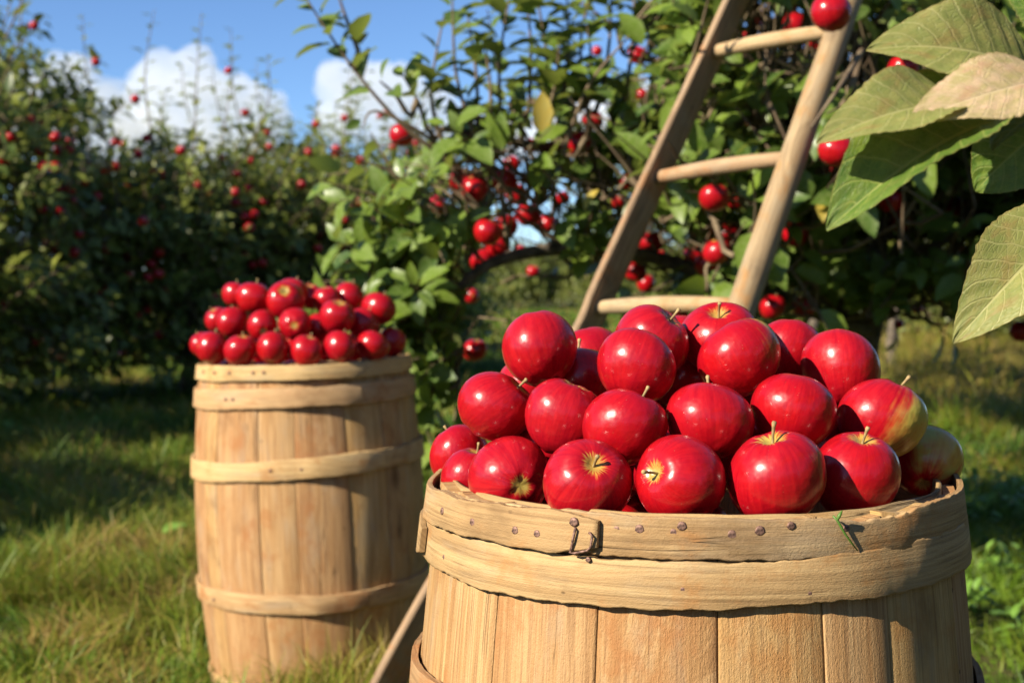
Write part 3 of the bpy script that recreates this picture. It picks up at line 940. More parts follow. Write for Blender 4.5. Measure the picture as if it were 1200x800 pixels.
for k, (x, y, r_, d, ax) in enumerate(RA):
    u, v = 200 + x / 3.2, 310 + y / 3.2
    p = px(u, v, d); dia = 2.16 * r_ / 3.2 * d / FPX
    for q, s in placedR:
        dv = p - q
        if dv.length < (dia / 2 + s) * 0.9:
            p = px(u, v, d + ((dia / 2 + s) * 0.9 - dv.length) * 0.8)
    ax = ax if (ax[2] > -.5 or k == 11 or k == 10) else (ax[0], .9, -.3)
    add_apple(p, dia, cw(*ax), 'apple in leaning barrel, ' + RL[k], GR, 0.3 if k == 13 else random.uniform(0.05, 0.2))
    placedR.append((p, dia / 2))
topR = BR + ROT_R @ Vector((0, 0, H_BAR * 0.95))
for layer in range(5):
    z = H_BAR * 0.95 - 0.07 + layer * 0.045
    Rl = 0.18 if z < H_BAR * 0.95 + 0.012 else 0.18 - (z - H_BAR * 0.95) * 1.0
    for gx in range(-4, 5):
        for gy in range(-4, 5):
            p = BR + ROT_R @ Vector(((gx + (gy % 2) * .5) * 0.066 + (layer % 2) * .03, gy * 0.060 + (layer % 2) * .02, z))
            if math.hypot(p.x - topR.x, p.y - topR.y) > Rl: continue
            if any((p - q).length < (0.031 + s) * 0.95 for q, s in placedR): continue
            if layer > 1 and p.y < topR.y + 0.02: continue
            uu, vv, _ = project([p])
            if layer >= 2 and vv[0] < 352: continue
            add_apple(p, 0.062, (rf.uniform(-1, 1), rf.uniform(-.3, 1), rf.uniform(-1, 1)), 'red apple sunk among the others inside the leaning barrel, mostly hidden', GR, 0.15)
            placedR.append((p, 0.031))

# ------------------------------------------------------------------ ladder
def strip_rail(pts, wid, dep, wdir, rounded, taper=1.0):
    """rail swept along pts; section wid (along wdir) x dep"""
    pts = [Vector(p) for p in pts]
    V, UV, Q = [], [], []
    ns = 14 if rounded else 8
    L = 0
    for i, p in enumerate(pts):
        d = (pts[min(i + 1, len(pts) - 1)] - pts[max(i - 1, 0)]).normalized()
        if i: L += (p - pts[i - 1]).length
        x = (wdir - d * wdir.dot(d)).normalized()
        y = d.cross(x)
        s = 1 + (taper - 1) * i / (len(pts) - 1)
        for k in range(ns):
            if rounded:
                t = 2 * math.pi * k / ns
                wob = 1 + 0.05 * noise.noise((math.cos(t) * 1.5, math.sin(t) * 1.5, L * 6))
                a, b = wid / 2 * math.cos(t) * wob, dep / 2 * math.sin(t) * wob
            else:
                cx = 0.84; cs = [(-1, -cx), (-cx, -1), (cx, -1), (1, -cx), (1, cx), (cx, 1), (-cx, 1), (-1, cx)][k]
                a = wid / 2 * cs[0] * (1 + 0.05 * noise.noise((L * 9, k, 1))); b = dep / 2 * cs[1] * (1 + 0.04 * noise.noise((L * 5, 3, k)))
            V.append(p + x * a * s + y * b * s)
            UV.append((k * 0.016, L))
    for i in range(len(pts) - 1):
        for k in range(ns):
            k2 = (k + 1) % ns
            Q.append((i * ns + k, i * ns + k2, (i + 1) * ns + k2, (i + 1) * ns + k))
    n0 = len(V)
    caps = [tuple(range(ns))[::-1], tuple((len(pts) - 1) * ns + k for k in range(ns))]
    return np_mesh('rail', [tuple(v) for v in V], [Q, caps], M['rail'], rounded, None, UV)

def interp(pts, n):
    pts = [Vector(p) for p in pts]
    out = []
    m = len(pts)
    for i in range(m - 1):
        p0, p1, p2, p3 = pts[max(i - 1, 0)], pts[i], pts[i + 1], pts[min(i + 2, m - 1)]
        for k in range(n):
            t = k / n
            out.append(0.5 * ((2 * p1) + (p2 - p0) * t + (2 * p0 - 5 * p1 + 4 * p2 - p3) * t * t + (3 * p1 - p0 - 3 * p2 + p3) * t ** 3))
    out.append(pts[-1])
    return out

Lr = [px(668, 425, 2.82), px(706, 343, 2.87), px(778, 186, 2.99), px(846, 38, 3.11)]
Rr = [px(842, 440, 2.57), px(872, 353, 2.63), px(930, 185, 2.74), px(990, 15, 2.86)]
footL = px(408, 905, 2.50); footL.z = 0.0
footR = Rr[1] + (Rr[1] - Rr[2]) * 2.75; footR.z = 0.0
topL = Lr[3] + (Lr[3] - Lr[2]) * 3.2
topRr = Rr[3] + (Rr[3] - Rr[2]) * 3.1
lad = empty('orchard_ladder', (footL + footR) / 2)
tag(lad, 'wooden picking ladder with round rungs leaning into the apple tree', 'ladder')
base_l = lad.location.copy()
loc = lambda pts: [p - base_l for p in pts]
rung_dir = (Rr[2] - Lr[2]); rung_dir.z = 0; rung_dir.normalize()
link('rail', strip_rail(loc(interp([footL, px(478, 757, 2.58), Lr[0], Lr[1], Lr[2], Lr[3], topL], 6)), 0.017, 0.094, Vector((0.88, -0.47, 0)), False, 0.9), lad)
link('rail', strip_rail(loc(interp([footR, Rr[0], Rr[1], Rr[2], Rr[3], topRr], 6)), 0.056, 0.066, rung_dir, True, 0.85), lad)
def rung_mesh(a, b, r_):
    pts = [a.lerp(b, t) + Vector((0, 0, 0.004 * math.sin(t * 3.1))) for t in np.linspace(0, 1, 9)]
    V, Q, T = tube_np(pts, [r_ * (0.82 + 0.22 * math.sin(math.pi * t)) for t in np.linspace(0, 1, 9)], 10)
    uv = [((i % 10) * 0.008, (i // 10) * (a - b).length / 8) for i in range(len(V))]
    return np_mesh('rung', V, [Q, T], M['rung'], True, None, uv)
rungs = [(px(690, 361, 2.865), px(862, 357, 2.635)), (px(760, 210, 2.98), px(928, 185, 2.74)), (px(826, 63, 3.1), px(982, 36, 2.855))]
dl, dr = rungs[2][0] - rungs[1][0], rungs[2][1] - rungs[1][1]
rungs += [(rungs[2][0] + dl * k, rungs[2][1] + dr * k) for k in (1, 2)]
dl, dr = rungs[0][0] - rungs[1][0], rungs[0][1] - rungs[1][1]
rungs += [(px(566, 590, 2.70), rungs[0][1] + dr * 1.35)]
for a, b in rungs: link('rung', rung_mesh(a - base_l, b - base_l, 0.0165), lad)

# ------------------------------------------------------------------ trees
def leaf_template(fine=True):
    if fine:
        st = [(0.0, 0.0), (0.2, 0.20), (0.5, 0.27), (0.8, 0.17), (1.0, 0.0)]
    else:
        st = [(0.0, 0.0), (0.45, 0.27), (1.0, 0.0)]
    V = []; L = []; Rr_ = []; Cn = []
    for t, w in st:
        zc = -0.26 * t * t
        Cn.append(len(V)); V.append((0, t, zc))
        if w > 0:
            L.append(len(V)); V.append((-w, t, zc + 0.10 * w / 0.27)); Rr_.append(len(V)); V.append((w, t, zc + 0.10 * w / 0.27))
    T, Q = [], []
    T += [(Cn[0], Cn[1], L[0]), (Cn[0], Rr_[0], Cn[1])]
    for i in range(len(L) - 1):
        Q += [(L[i], Cn[i + 1], Cn[i + 2], L[i + 1]), (Cn[i + 1], Rr_[i], Rr_[i + 1], Cn[i + 2])]
    T += [(L[-1], Cn[-2], Cn[-1]), (Cn[-2], Rr_[-1], Cn[-1])]
    return np.array(V), np.array(Q, int).reshape(-1, 4), np.array(T, int)
LEAF_F, LEAF_C = leaf_template(True), leaf_template(False)

def leaves_mesh(name, pos, X, Y, Z, size, tint, tmpl, mat):
    V0, Q0, T0 = tmpl
    n, k = len(pos), len(V0)
    V = pos[:, None, :] + size[:, None, None] * (V0[None, :, 0:1] * X[:, None, :] + V0[None, :, 1:2] * Y[:, None, :] + V0[None, :, 2:3] * Z[:, None, :])
    b = (np.arange(n) * k)[:, None, None]
    F = []
    if len(Q0): F.append((Q0[None] + b).reshape(-1, 4))
    F.append((T0[None] + b).reshape(-1, 3))
    return np_mesh(name, V.reshape(-1, 3), F, mat, True, {'tint': np.repeat(tint, k)})

def norm(a): return a / np.maximum(np.linalg.norm(a, axis=-1, keepdims=True), 1e-9)

def shoot_leaves(pts, n, size, r, leaf_from=0.1, sunb=0.4):
    """leaves set spirally on a shoot polyline; returns rows of pos, dir, normal, size"""
    pts = np.asarray(pts, float)
    seg = np.linalg.norm(np.diff(pts, axis=0), axis=1); cum = np.concatenate([[0], np.cumsum(seg)])
    out = []
    ph = r.uniform(0, 6.28)
    for k in range(n):
        s = cum[-1] * (leaf_from + (1 - leaf_from) * (k + r.uniform(0, .6)) / n)
        i = min(np.searchsorted(cum, s, 'right') - 1, len(seg) - 1)
        f = (s - cum[i]) / max(seg[i], 1e-9)
        p = pts[i] * (1 - f) + pts[i + 1] * f
        d = (pts[i + 1] - pts[i]) / max(seg[i], 1e-9)
        a = ph + k * 2.4
        o = np.cross(d, [0.3, 0.2, 0.93]); o /= max(np.linalg.norm(o), 1e-6)
        o2 = np.cross(d, o)
        side = o * math.cos(a) + o2 * math.sin(a)
        elev = r.uniform(0.35, 0.95)
        y = d * elev + side * 0.9 + np.array([0, 0, -0.12])
        y /= np.linalg.norm(y)
        nrm = d * 0.8 - side * 0.35 + np.array([r.uniform(-.5, .5), r.uniform(-.5, .5), 0.55 + r.uniform(-.3, .4)]) + SUNV * sunb
        nrm = nrm - y * nrm.dot(y); nrm /= max(np.linalg.norm(nrm), 1e-6)
        out.append((p + y * 0.012, y, nrm, size * r.uniform(0.45, 1.2) * (0.75 if k > n * 0.85 else 1)))
    return out

def build_tree(label, base, trunk_pts, limbs, blobs, explicit, leaf_size, leaves_per, seed, fine, mat, cull=None, n_parts=0, group='apple trees of the orchard', shoot_len=(0.2, 0.42), up=0.6, shoot_ok=None):
    """blobs: (centre, radii, number of shoots); everything in world coordinates relative to base"""
    r = random.Random(seed); g = np.random.default_rng(seed)
    tree = empty('apple_tree', base)
    tag(tree, label, 'tree', group)
    tp = [Vector(p) for p in trunk_pts]
    tb = Tubes(); tb.add(interp(tp, 4), list(np.linspace(0.062, 0.036, (len(tp) - 1) * 4 + 1)), 10)
    me = tb.mesh('trunk', M['bark'])
    for v in me.vertices:
        f = noise.noise(v.co * 22) * 0.006; v.co.x += f; v.co.y += f * .7
    trunk = link('trunk', me, tree)
    nodes, parent, fixed = [np.array(tp[-1])], [-1], [0.034]
    for lb in limbs:
        q = interp([Vector(p) for p in lb], 4)
        prev = 0
        for i, p in enumerate(q):
            nodes.append(np.array(p)); parent.append(prev); fixed.append(0.026 - 0.018 * i / len(q)); prev = len(nodes) - 1
        lt = Tubes(); lt.add(q, list(np.linspace(0.027, 0.007, len(q))), 7)
        link('limb', lt.mesh('limb', M['bark']), tree)
    shoots = []
    for (c, rd, n) in blobs:
        for _ in range(n):
            d = g.normal(size=3); d /= np.linalg.norm(d)
            p = np.array(c) + np.array(rd) * d * g.random() ** 0.45
            if p[2] < 0.12: p[2] = 0.12 + r.random() * .2
            dr_ = p - np.array(tp[-1]); dr_ /= max(np.linalg.norm(dr_), 1e-6)
            dd = dr_ * 0.7 + np.array([0, 0, up]) + g.normal(size=3) * 0.5
            dd /= np.linalg.norm(dd)
            L = r.uniform(*shoot_len)
            mid = p + dd * L * .5 + g.normal(size=3) * 0.015
            e = p + dd * L + np.array([0, 0, -0.03]) + g.normal(size=3) * 0.02
            if shoot_ok is None or shoot_ok(mid + np.array(base), e + np.array(base), r): shoots.append([p, mid, e])
    order = sorted(range(len(shoots)), key=lambda i: np.linalg.norm(shoots[i][0] - nodes[0]))
    tw = Tubes()
    arr = list(nodes)
    for i in order:
        s = shoots[i]
        A = np.array(arr)
        dd = np.linalg.norm(A - s[0], axis=1)
        j = int(np.argmin(dd))
        if dd[j] > 0.02:
            m_ = (A[j] + s[0]) / 2 + np.array([0, 0, -0.1 * dd[j]])
            tw.add([A[j], m_, s[0]], [0.0065, 0.0055, 0.0042], 4, False)
        tw.add(s, [0.0042, 0.0032, 0.0015], 4, False)
        arr.append(s[0]); arr.append(s[1])
    lv = []
    for s in shoots: lv += shoot_leaves(s, r.randint(*leaves_per), leaf_size, r, 0.1, 0.4 if fine else 0.8)
    n_reg = len(lv)
    tips = [(s[2], s[1]) for s in shoots]
    A = np.array(arr)
    for (pts, n) in explicit:
        q = [np.array(p) for p in interp(pts, 4)]
        j = int(np.argmin(np.linalg.norm(A - q[0], axis=1)))
        tw.add([A[j], (A[j] + q[0]) / 2 + np.array([0, 0, -.03]), q[0]], [0.009, 0.008, 0.007], 5, False)
        tw.add(q, list(np.linspace(0.0075, 0.002, len(q))), 6, False)
        lv += shoot_leaves(q, n, leaf_size * 1.08, r, 0.04, 0.4 if fine else 0.8)
        A = np.concatenate([A, np.array(q)])
        tips += [(q[-2], q[-3]), (q[len(q) // 2], q[len(q) // 2 - 1]), (q[2], q[1])]
    tag(link('twigs', tw.mesh('twigs', M['twig']), tree), 'thin brown twigs of the crown', kind='stuff')
    pos = np.array([l[0] for l in lv]); Y = np.array([l[1] for l in lv]); Z = np.array([l[2] for l in lv]); size = np.array([l[3] for l in lv])
    X = np.cross(Y, Z)
    tint = np.clip(g.normal(0.42, 0.24, len(pos)), 0, 0.9); tint[g.random(len(pos)) < 0.012] = 1.0
    keep = np.ones(len(pos), bool)
    if cull is not None: keep = cull(pos + Y * size[:, None] * 0.5 + np.array(base), size, g, np.arange(len(pos)) >= n_reg)
    pos, X, Y, Z, size, tint = [a[keep] for a in (pos, X, Y, Z, size, tint)]
    sel = np.zeros(len(pos), bool)
    if n_parts:
        u, v, f = project(pos + np.array(base))
        inside = (u > -10) & (u < 1210) & (v > -10) & (v < 640)
        hid = (np.abs(u - 810) < 300) & (v > 470)
        score = np.where(inside & ~hid, size / np.maximum(f, .1), 0)
        # leaves standing free in front count as the largest ones shown
        sel[np.argsort(-score)[:n_parts]] = True
    crown = link('crown', leaves_mesh('crown', pos[~sel], X[~sel], Y[~sel], Z[~sel], size[~sel], tint[~sel], LEAF_F if fine else LEAF_C, mat), tree)
    tag(crown, 'mass of green apple leaves', kind='stuff')
    if n_parts:
        base_meshes = []
        for k in range(8):
            t = np.array([0.12 + 0.75 * k / 8 if k < 7 else 0.6])
            base_meshes.append(leaves_mesh('leaf', np.zeros((1, 3)), np.array([[1., 0, 0]]), np.array([[0, 1., 0]]), np.array([[0, 0, 1.]]), np.ones(1), t, LEAF_F, mat))
        for i in np.where(sel)[0]:
            o = link('leaf', base_meshes[r.randrange(8)], crown)
            o.matrix_local = Matrix(((X[i][0] * size[i], Y[i][0] * size[i], Z[i][0] * size[i], pos[i][0]), (X[i][1] * size[i], Y[i][1] * size[i], Z[i][1] * size[i], pos[i][1]), (X[i][2] * size[i], Y[i][2] * size[i], Z[i][2] * size[i], pos[i][2]), (0, 0, 0, 1)))
    TIPS[label] = tips
    return tree
TIPS = {}

# ---- the picking tree behind the ladder
TB = Vector((1.15, 4.35, 0))
def rel(u, v, d): return px(u, v, d) - TB
# apples on this tree: u, v, r px
TA = [(471, 158, 14), (514, 240, 11), (556, 221, 16), (591, 213, 15), (571, 272, 17), (619, 252, 15), (592, 266, 15), (695, 141, 12), (678, 169, 15), (622, 171, 9),
      (565, 305, 15), (610, 294, 8), (553, 347, 9), (556, 410, 15), (625, 318, 8), (748, 65, 12), (752, 111, 7), (877, 48, 10), (930, 30, 15), (902, 32, 12), (955, 52, 12),
      (837, 232, 18), (980, 177, 21), (735, 213, 9), (725, 237, 8), (763, 284, 14), (840, 295, 17), (829, 309, 15), (745, 318, 13), (932, 275, 15), (905, 360, 15), (942, 360, 14),
      (795, 375, 14), (808, 384, 12), (928, 145, 8), (1058, 82, 18), (1044, 236, 15), (1055, 258, 14), (1119, 242, 13), (1032, 283, 7), (1087, 294, 7), (1124, 288, 6), (1075, 361, 7),
      (1021, 394, 9), (1053, 380, 6), (1196, 388, 13), (974, 15, 23), (540, 212, 13), (605, 228, 13), (583, 288, 15), (641, 262, 11), (600, 192, 10), (853, 278, 15), (814, 300, 13), (862, 236, 11), (977, 203, 14), (1003, 92, 11), (1031, 100, 12), (888, 22, 11), (914, 76, 9), (772, 302, 11), (757, 332, 11), (660, 232, 8), (1150, 330, 7), (880, 140, 8), (700, 60, 6), (1010, 60, 10), (786, 165, 7)]
TAP = []
for (u, v, r_) in TA:
    d = min(max(0.0355 * FPX / r_, 2.45), 4.9)
    TAP.append((px(u, v, d), r_ * d / FPX, u, v, d, r_))
TAu = np.array([t[2] for t in TAP]); TAv = np.array([t[3] for t in TAP]); TAd = np.array([t[4] for t in TAP]); TAr = np.array([t[5] for t in TAP], float)
APos = np.array([[*t[0]] for t in TAP])
def cull_tree(P_, size, g, is_exp):
    u, v, f = project(P_ + np.array([0, 0, -0.01]))
    keep = np.ones(len(P_), bool)
    for k in range(len(TAP)):                # fruit has pushed its leaves aside
        near = (np.hypot(u - TAu[k], v - TAv[k]) < TAr[k] * 1.15 + 13) & (f < TAd[k] + 0.03)
        keep &= ~(near & (g.random(len(P_)) < 0.85))
        keep &= ~((np.hypot(u - TAu[k], v - TAv[k]) < TAr[k] + 15) & (f < TAd[k] + 0.03) & (g.random(len(P_)) < 0.96))
        keep &= np.linalg.norm(P_ - APos[k], axis=1) > 0.03
    for k in range(len(TAP)):                # leaves left out on the sunward side so direct light reaches the fruit
        if k % 4 == 3 or TAu[k] > 1000: continue
        w_ = P_ - APos[k]; al = w_ @ SUNV
        dd = np.linalg.norm(w_ - al[:, None] * SUNV, axis=1)
        keep &= ~((al > 0) & (al < 1.2) & (dd < 0.062) & (g.random(len(P_)) < 0.93))
    # nothing grows through the ladder or hides it wholesale
    for a, b in ((Lr[1], Lr[3]), (Rr[1], Rr[3]), (rungs[0][0], rungs[0][1]), (rungs[1][0], rungs[1][1]), (rungs[2][0], rungs[2][1])):
        ua, va, fa = project([a]); ub, vb, fb = project([b])
        t = np.clip(((u - ua) * (ub - ua) + (v - va) * (vb - va)) / ((ub - ua) ** 2 + (vb - va) ** 2), 0, 1)
        dist = np.hypot(u - (ua + t * (ub - ua)), v - (va + t * (vb - va))); fd = fa + t * (fb - fa)
        keep &= ~((dist < 42) & (f < fd + 0.06) & (g.random(len(P_)) < 0.93))
    keep &= ~((f < 2.45))
    # open grass window under the crown
    keep &= ~((u > 575) & (u < 700) & (v > 322) & (v < 470) & (g.random(len(P_)) < 0.93))
    keep &= ~((u > 985) & (v > 372) & (v < 600) & (g.random(len(P_)) < 0.9))
    return keep
def open_top(m_, e_, r):            # thin open top on the weather side: only upright shoots there
    u, v, f = project([m_, e_])
    return not any(u[i] < 770 and v[i] < 62 + 0.33 * abs(u[i] - 770) and r.random() < 0.75 for i in (0, 1))
limbsT = [[Vector((0, 0, .75)), rel(760, 200, 4.1), rel(620, 170, 3.75), rel(520, 150, 3.6)],
          [Vector((0, 0, .75)), rel(760, 300, 4.0), rel(600, 300, 3.75), rel(520, 360, 3.65), rel(505, 440, 3.6)],
          [Vector((0, 0, .85)), rel(900, 100, 4.2), rel(860, -100, 4.0)],
          [Vector((0, 0, .85)), rel(1060, 150, 4.1), rel(1180, 60, 3.8), rel(1300, 0, 3.6)],
          [Vector((0, 0, .8)), rel(960, 220, 3.9), rel(930, 180, 3.4), rel(900, 120, 3.15)],
          [Vector((0, 0, .8)), rel(1130, 260, 4.1), rel(1260, 230, 3.9)],
          [Vector((0, 0, .8)), rel(1000, 150, 4.9), rel(1050, 0, 5.3)],
          [Vector((0, 0, .8)), rel(860, 60, 4.3), rel(810, -60, 4.1), rel(790, -160, 4.0)]]
def blob(u, v, d, rx, ry, rz, n): return (np.array(rel(u, v, d)), (rx, ry, rz), n)
blobsT = [blob(930, 150, 4.3, .62, .65, .60, 330), blob(1120, 170, 4.2, .62, .70, .58, 330), blob(780, 165, 4.1, .34, .5, .42, 130),
          blob(650, 200, 3.8, .26, .3, .22, 70), blob(560, 210, 3.65, .17, .22, .22, 44), blob(500, 400, 3.62, .12, .15, .22, 44), blob(520, 300, 3.65, .12, .15, .15, 22),
          blob(870, 60, 3.5, .30, .22, .30, 60), blob(860, 260, 3.5, .26, .22, .20, 50), blob(860, -90, 4.1, .4, .5, .35, 50), blob(1050, -100, 4.2, .9, .7, .4, 150), blob(1000, 330, 4.2, .6, .5, .16, 110),
          blob(1160, 300, 4.3, .5, .5, .25, 110), blob(1330, 150, 4.2, .5, .7, .7, 150), blob(1010, 140, 3.3, .3, .2, .35, 50), blob(680, 280, 3.9, .16, .2, .12, 22), blob(1000, 120, 5.1, .9, .35, .7, 130), blob(700, 70, 3.9, .15, .25, .15, 12)]
expT = [([rel(x0, y0, d0), rel((x0 + x1) / 2 + 4, (y0 + y1) / 2, d0 - .03), rel(x1, y1, d0 - .06)], n) for (x0, y0, x1, y1, d0, n) in ((560, 150, 548, 20, 3.6, 20), (575, 160, 566, 40, 3.7, 18), (620, 130, 616, -20, 3.75, 20), (660, 120, 664, -10, 3.7, 20), (705, 110, 716, -20, 3.8, 20), (735, 100, 742, -30, 3.85, 20), (500, 150, 470, 85, 3.55, 12), (475, 130, 445, 95, 3.5, 10), (640, 140, 655, 50, 3.6, 14), (690, 120, 688, 30, 3.65, 14))]
expT += [([rel(530, 190, 3.6), rel(470, 145, 3.55), rel(410, 75, 3.5), rel(350, -15, 3.45)], 30),
        ([rel(540, 200, 3.6), rel(500, 160, 3.5), rel(440, 130, 3.45), rel(425, 150, 3.42)], 18),
        ([rel(560, 170, 3.6), rel(535, 90, 3.55), rel(530, -10, 3.5)], 22), ([rel(590, 170, 3.65), rel(585, 80, 3.6), rel(600, -20, 3.55)], 20),
        ([rel(520, 170, 3.55), rel(505, 110, 3.5), rel(520, 20, 3.48)], 18), ([rel(640, 150, 3.7), rel(640, 60, 3.65), rel(625, -20, 3.6)], 20),
        ([rel(690, 140, 3.8), rel(680, 50, 3.75), rel(700, -30, 3.7)], 20), ([rel(420, 60, 3.5), rel(405, 20, 3.5), rel(395, -10, 3.5)], 8),
        ([rel(560, 250, 3.6), rel(510, 300, 3.55), rel(450, 320, 3.5)], 16), ([rel(530, 330, 3.6), rel(480, 340, 3.55), rel(440, 300, 3.5)], 14),
        ([rel(510, 380, 3.6), rel(470, 400, 3.55), rel(450, 350, 3.5)], 14), ([rel(520, 420, 3.6), rel(500, 490, 3.55), rel(515, 540, 3.5)], 16),
        ([rel(600, 230, 3.6), rel(560, 190, 3.5), rel(500, 200, 3.45)], 16), ([rel(660, 180, 3.6), rel(690, 100, 3.5), rel(740, 40, 3.45)], 16),
        ([rel(800, 120, 3.3), rel(815, 60, 3.05), rel(830, 0, 2.95)], 12), ([rel(830, 200, 3.2), rel(800, 190, 3.0), rel(782, 165, 2.9)], 7),
        ([rel(860, 300, 3.2), rel(885, 260, 2.95), rel(880, 200, 2.85)], 10), ([rel(1010, 60, 3.0), rel(985, 100, 2.65), rel(950, 150, 2.6)], 9)]
build_tree('tall apple tree loaded with red apples, the ladder leaning into its crown', TB, [(0, 0, -.05), (.03, 0, .3), (-.02, .02, .6), (0, 0, .8)], limbsT, blobsT, expT, 0.098, (9, 13), 5, True, M['leaf'], cull_tree, 300, shoot_ok=open_top)
TL = {0: 'lone red apple hanging at the outer tip of the ladder tree, against the clouds', 46: 'large red apple hanging in front of the ladder rail beside the top visible rung', 21: 'red apple hanging just below the middle rung of the ladder',
      22: 'red apple half covered by a leaf, beside the ladder rail under the big leaves', 13: 'shaded apple on the low branch next to the leaning barrel', 43: 'small bright apple hanging lowest over the dry brown grass', 45: 'red apple beside the drooping big leaf, low on the branch'}
for k, (p, r_, u, v, d, rp) in enumerate(TAP):
    if k in TL: lab = TL[k]
    elif u < 640: lab = 'red apple hanging on the low limb of the ladder tree above the leaning barrel'
    elif u < 800: lab = 'red apple hanging in the ladder tree beside the flat plank rail'
    elif u < 960: lab = 'red apple hanging in the ladder tree between or beside the rungs'
    else: lab = 'red apple hanging in the shaded side of the ladder tree beyond the round rail'
    add_apple(p, 2 * r_, (random.uniform(-.35, .35), random.uniform(-.35, .35), 1), lab, 'apples hanging in the ladder tree' if k not in TL else 'apples hanging in the ladder tree', random.uniform(0.05, 0.3), parts=rp >= 12)

# ---- row trees: two kinds, copied
def copy_tree(o, loc, rz, s, label):
    c = o.copy(); col.objects.link(c); c.location = loc; c.rotation_euler = (0, 0, rz); c.scale = (s, s, s); c['label'] = label
    for ch in o.children:
        k = ch.copy(); col.objects.link(k); k.parent = c
    return c

def proto(seed, height, spread, leaders, nsh):
    r = random.Random(seed)
    limbs, blobs, exp = [], [], []
    for k in range(6):
        a = k * 1.05 + r.uniform(-.3, .3)
        e = Vector((math.cos(a) * spread * .75, math.sin(a) * spread * .75, height * r.uniform(.45, .75)))
        limbs.append([Vector((0, 0, .55 + .05 * k)), e * .5 + Vector((0, 0, .35)), e])
        blobs.append((np.array(e) * np.array([.85, .85, .92]), (spread * .42, spread * .42, height * .24), nsh // 8))
        blobs.append((np.array([e.x * .85, e.y * .85, height * .24]), (spread * .45, spread * .45, height * .16), nsh // 12))
    blobs.append((np.array([0, 0, height * .66]), (spread * .6, spread * .6, height * .24), nsh // 4))
    for (x, y, z0, z1, n) in leaders:
        exp.append(([Vector((x * .8, y * .8, z0)), Vector((x, y, (z0 + z1) / 2)), Vector((x * 1.12 + r.uniform(-.1, .1), y * 1.1, z1))], n))
    return limbs, blobs, exp
def leader_set(seed, n, h0, h1, spread):
    r = random.Random(seed)
    return [(r.uniform(-spread, spread), r.uniform(-spread, spread), h0, r.uniform(h0 + .25, h1), r.randint(16, 26)) for _ in range(n)]
trunkp = [(0, 0, -.05), (.02, .01, .3), (-.02, 0, .62)]
lA, bA, eA = proto(21, 1.95, 1.15, leader_set(5, 11, 1.7, 2.6, .9), 900)
lB, bB, eB = proto(22, 2.05, 1.2, leader_set(6, 15, 1.7, 2.9, .9), 900)
rows = [  # x, y, kind, rot, scale, label
    (-4.4, 9.5, 'B', 0.2, 1.36, 'bushy apple tree with tall upright shoots and many red apples, in the shaded row'),
    (-2.7, 11.3, 'A', 0.0, 1.15, 'rounded apple tree thick with small red apples, next after the tallest of the row'),
    (-1.75, 12.7, 'B', -0.5, 1.15, 'apple tree of the row with a dense rounded crown behind the leaning barrel'),
    (-1.85, 16.5, 'A', 0.6, 1.15, 'apple tree of the row with spiky shoots rising against the clouds'),
    (-4.5, 6.6, 'A', 2.9, 1.05, 'apple tree of the row casting its shade over the long grass'),
    (-4.75, 4.0, 'B', 5.1, 1.1, 'apple tree at the near end of the row that shades the grass'),
    (-2.6, 20.5, 'A', 0.9, 1.0, 'distant apple tree at the end of the row, over the grass aisle'),
    (1.3, 58.0, 'B', 3.3, 1.1, 'faraway apple tree closing the grass aisle'),
    (3.6, 26.0, 'A', 5.0, 1.0, 'faraway apple tree seen below the crown of the ladder tree'),
    (4.6, 20.0, 'B', 1.2, 1.05, 'faraway apple tree behind the patch of dry brown grass'),
    (6.6, 18.5, 'A', 2.3, 1.1, 'faraway apple tree at the edge of the dry brown grass'),
    (8.8, 18.0, 'B', 4.3, 1.1, 'faraway apple tree beyond the dry brown grass, at its outer end'),
    (-5.0, -3.5, 'A', 0.4, 1.0, 'apple tree of the facing row behind the picking spot'),
    (-2.2, -5.2, 'B', 1.4, 1.0, 'apple tree of the facing row behind the picking spot'),
    (0.6, -5.6, 'A', 2.4, 1.05, 'apple tree of the facing row behind the picking spot'),
    (3.2, -4.6, 'B', 3.4, 1.0, 'apple tree of the facing row behind the picking spot'),
    (5.0, -2.2, 'A', 4.4, 1.0, 'apple tree of the facing row behind the picking spot'),
    (0.2, 47.0, 'A', 0.2, 1.2, 'distant tree in the line closing the grass aisle'),
    (1.9, 50.0, 'B', 1.2, 1.2, 'distant tree in the line closing the grass aisle'),
    (3.2, 46.0, 'A', 2.2, 1.2, 'distant tree in the line closing the grass aisle'),
    (-1.3, 50.0, 'A', 3.2, 1.2, 'distant tree in the line closing the grass aisle'),
    (4.8, 49.0, 'B', 4.2, 1.2, 'distant tree in the line closing the grass aisle'),
    (3.9, 0.4, 'B', 0.7, 1.15, 'apple tree of the row that the ladder tree stands in'),
    (3.5, 2.6, 'A', 1.9, 1.1, 'apple tree of the row that the ladder tree stands in'),
]
protos = {}
for (x, y, kd, rz, s, lab) in rows:
    loc_ = (x, y, 0)
    if kd not in protos:
        l_, b_, e_ = (lA, bA, eA) if kd == 'A' else (lB, bB, eB)
        t = build_tree(lab, Vector((0, 0, 0)), trunkp, l_, b_, e_, 0.098, (10, 15), 31 if kd == 'A' else 32, False, M['leaf_far'], None, 0, shoot_len=(.2, .42))
        t.location = loc_; t.rotation_euler = (0, 0, rz); t.scale = (s, s, s)
        protos[kd] = t; TIPS[kd] = TIPS[lab]
    else: copy_tree(protos[kd], loc_, rz, s, lab)

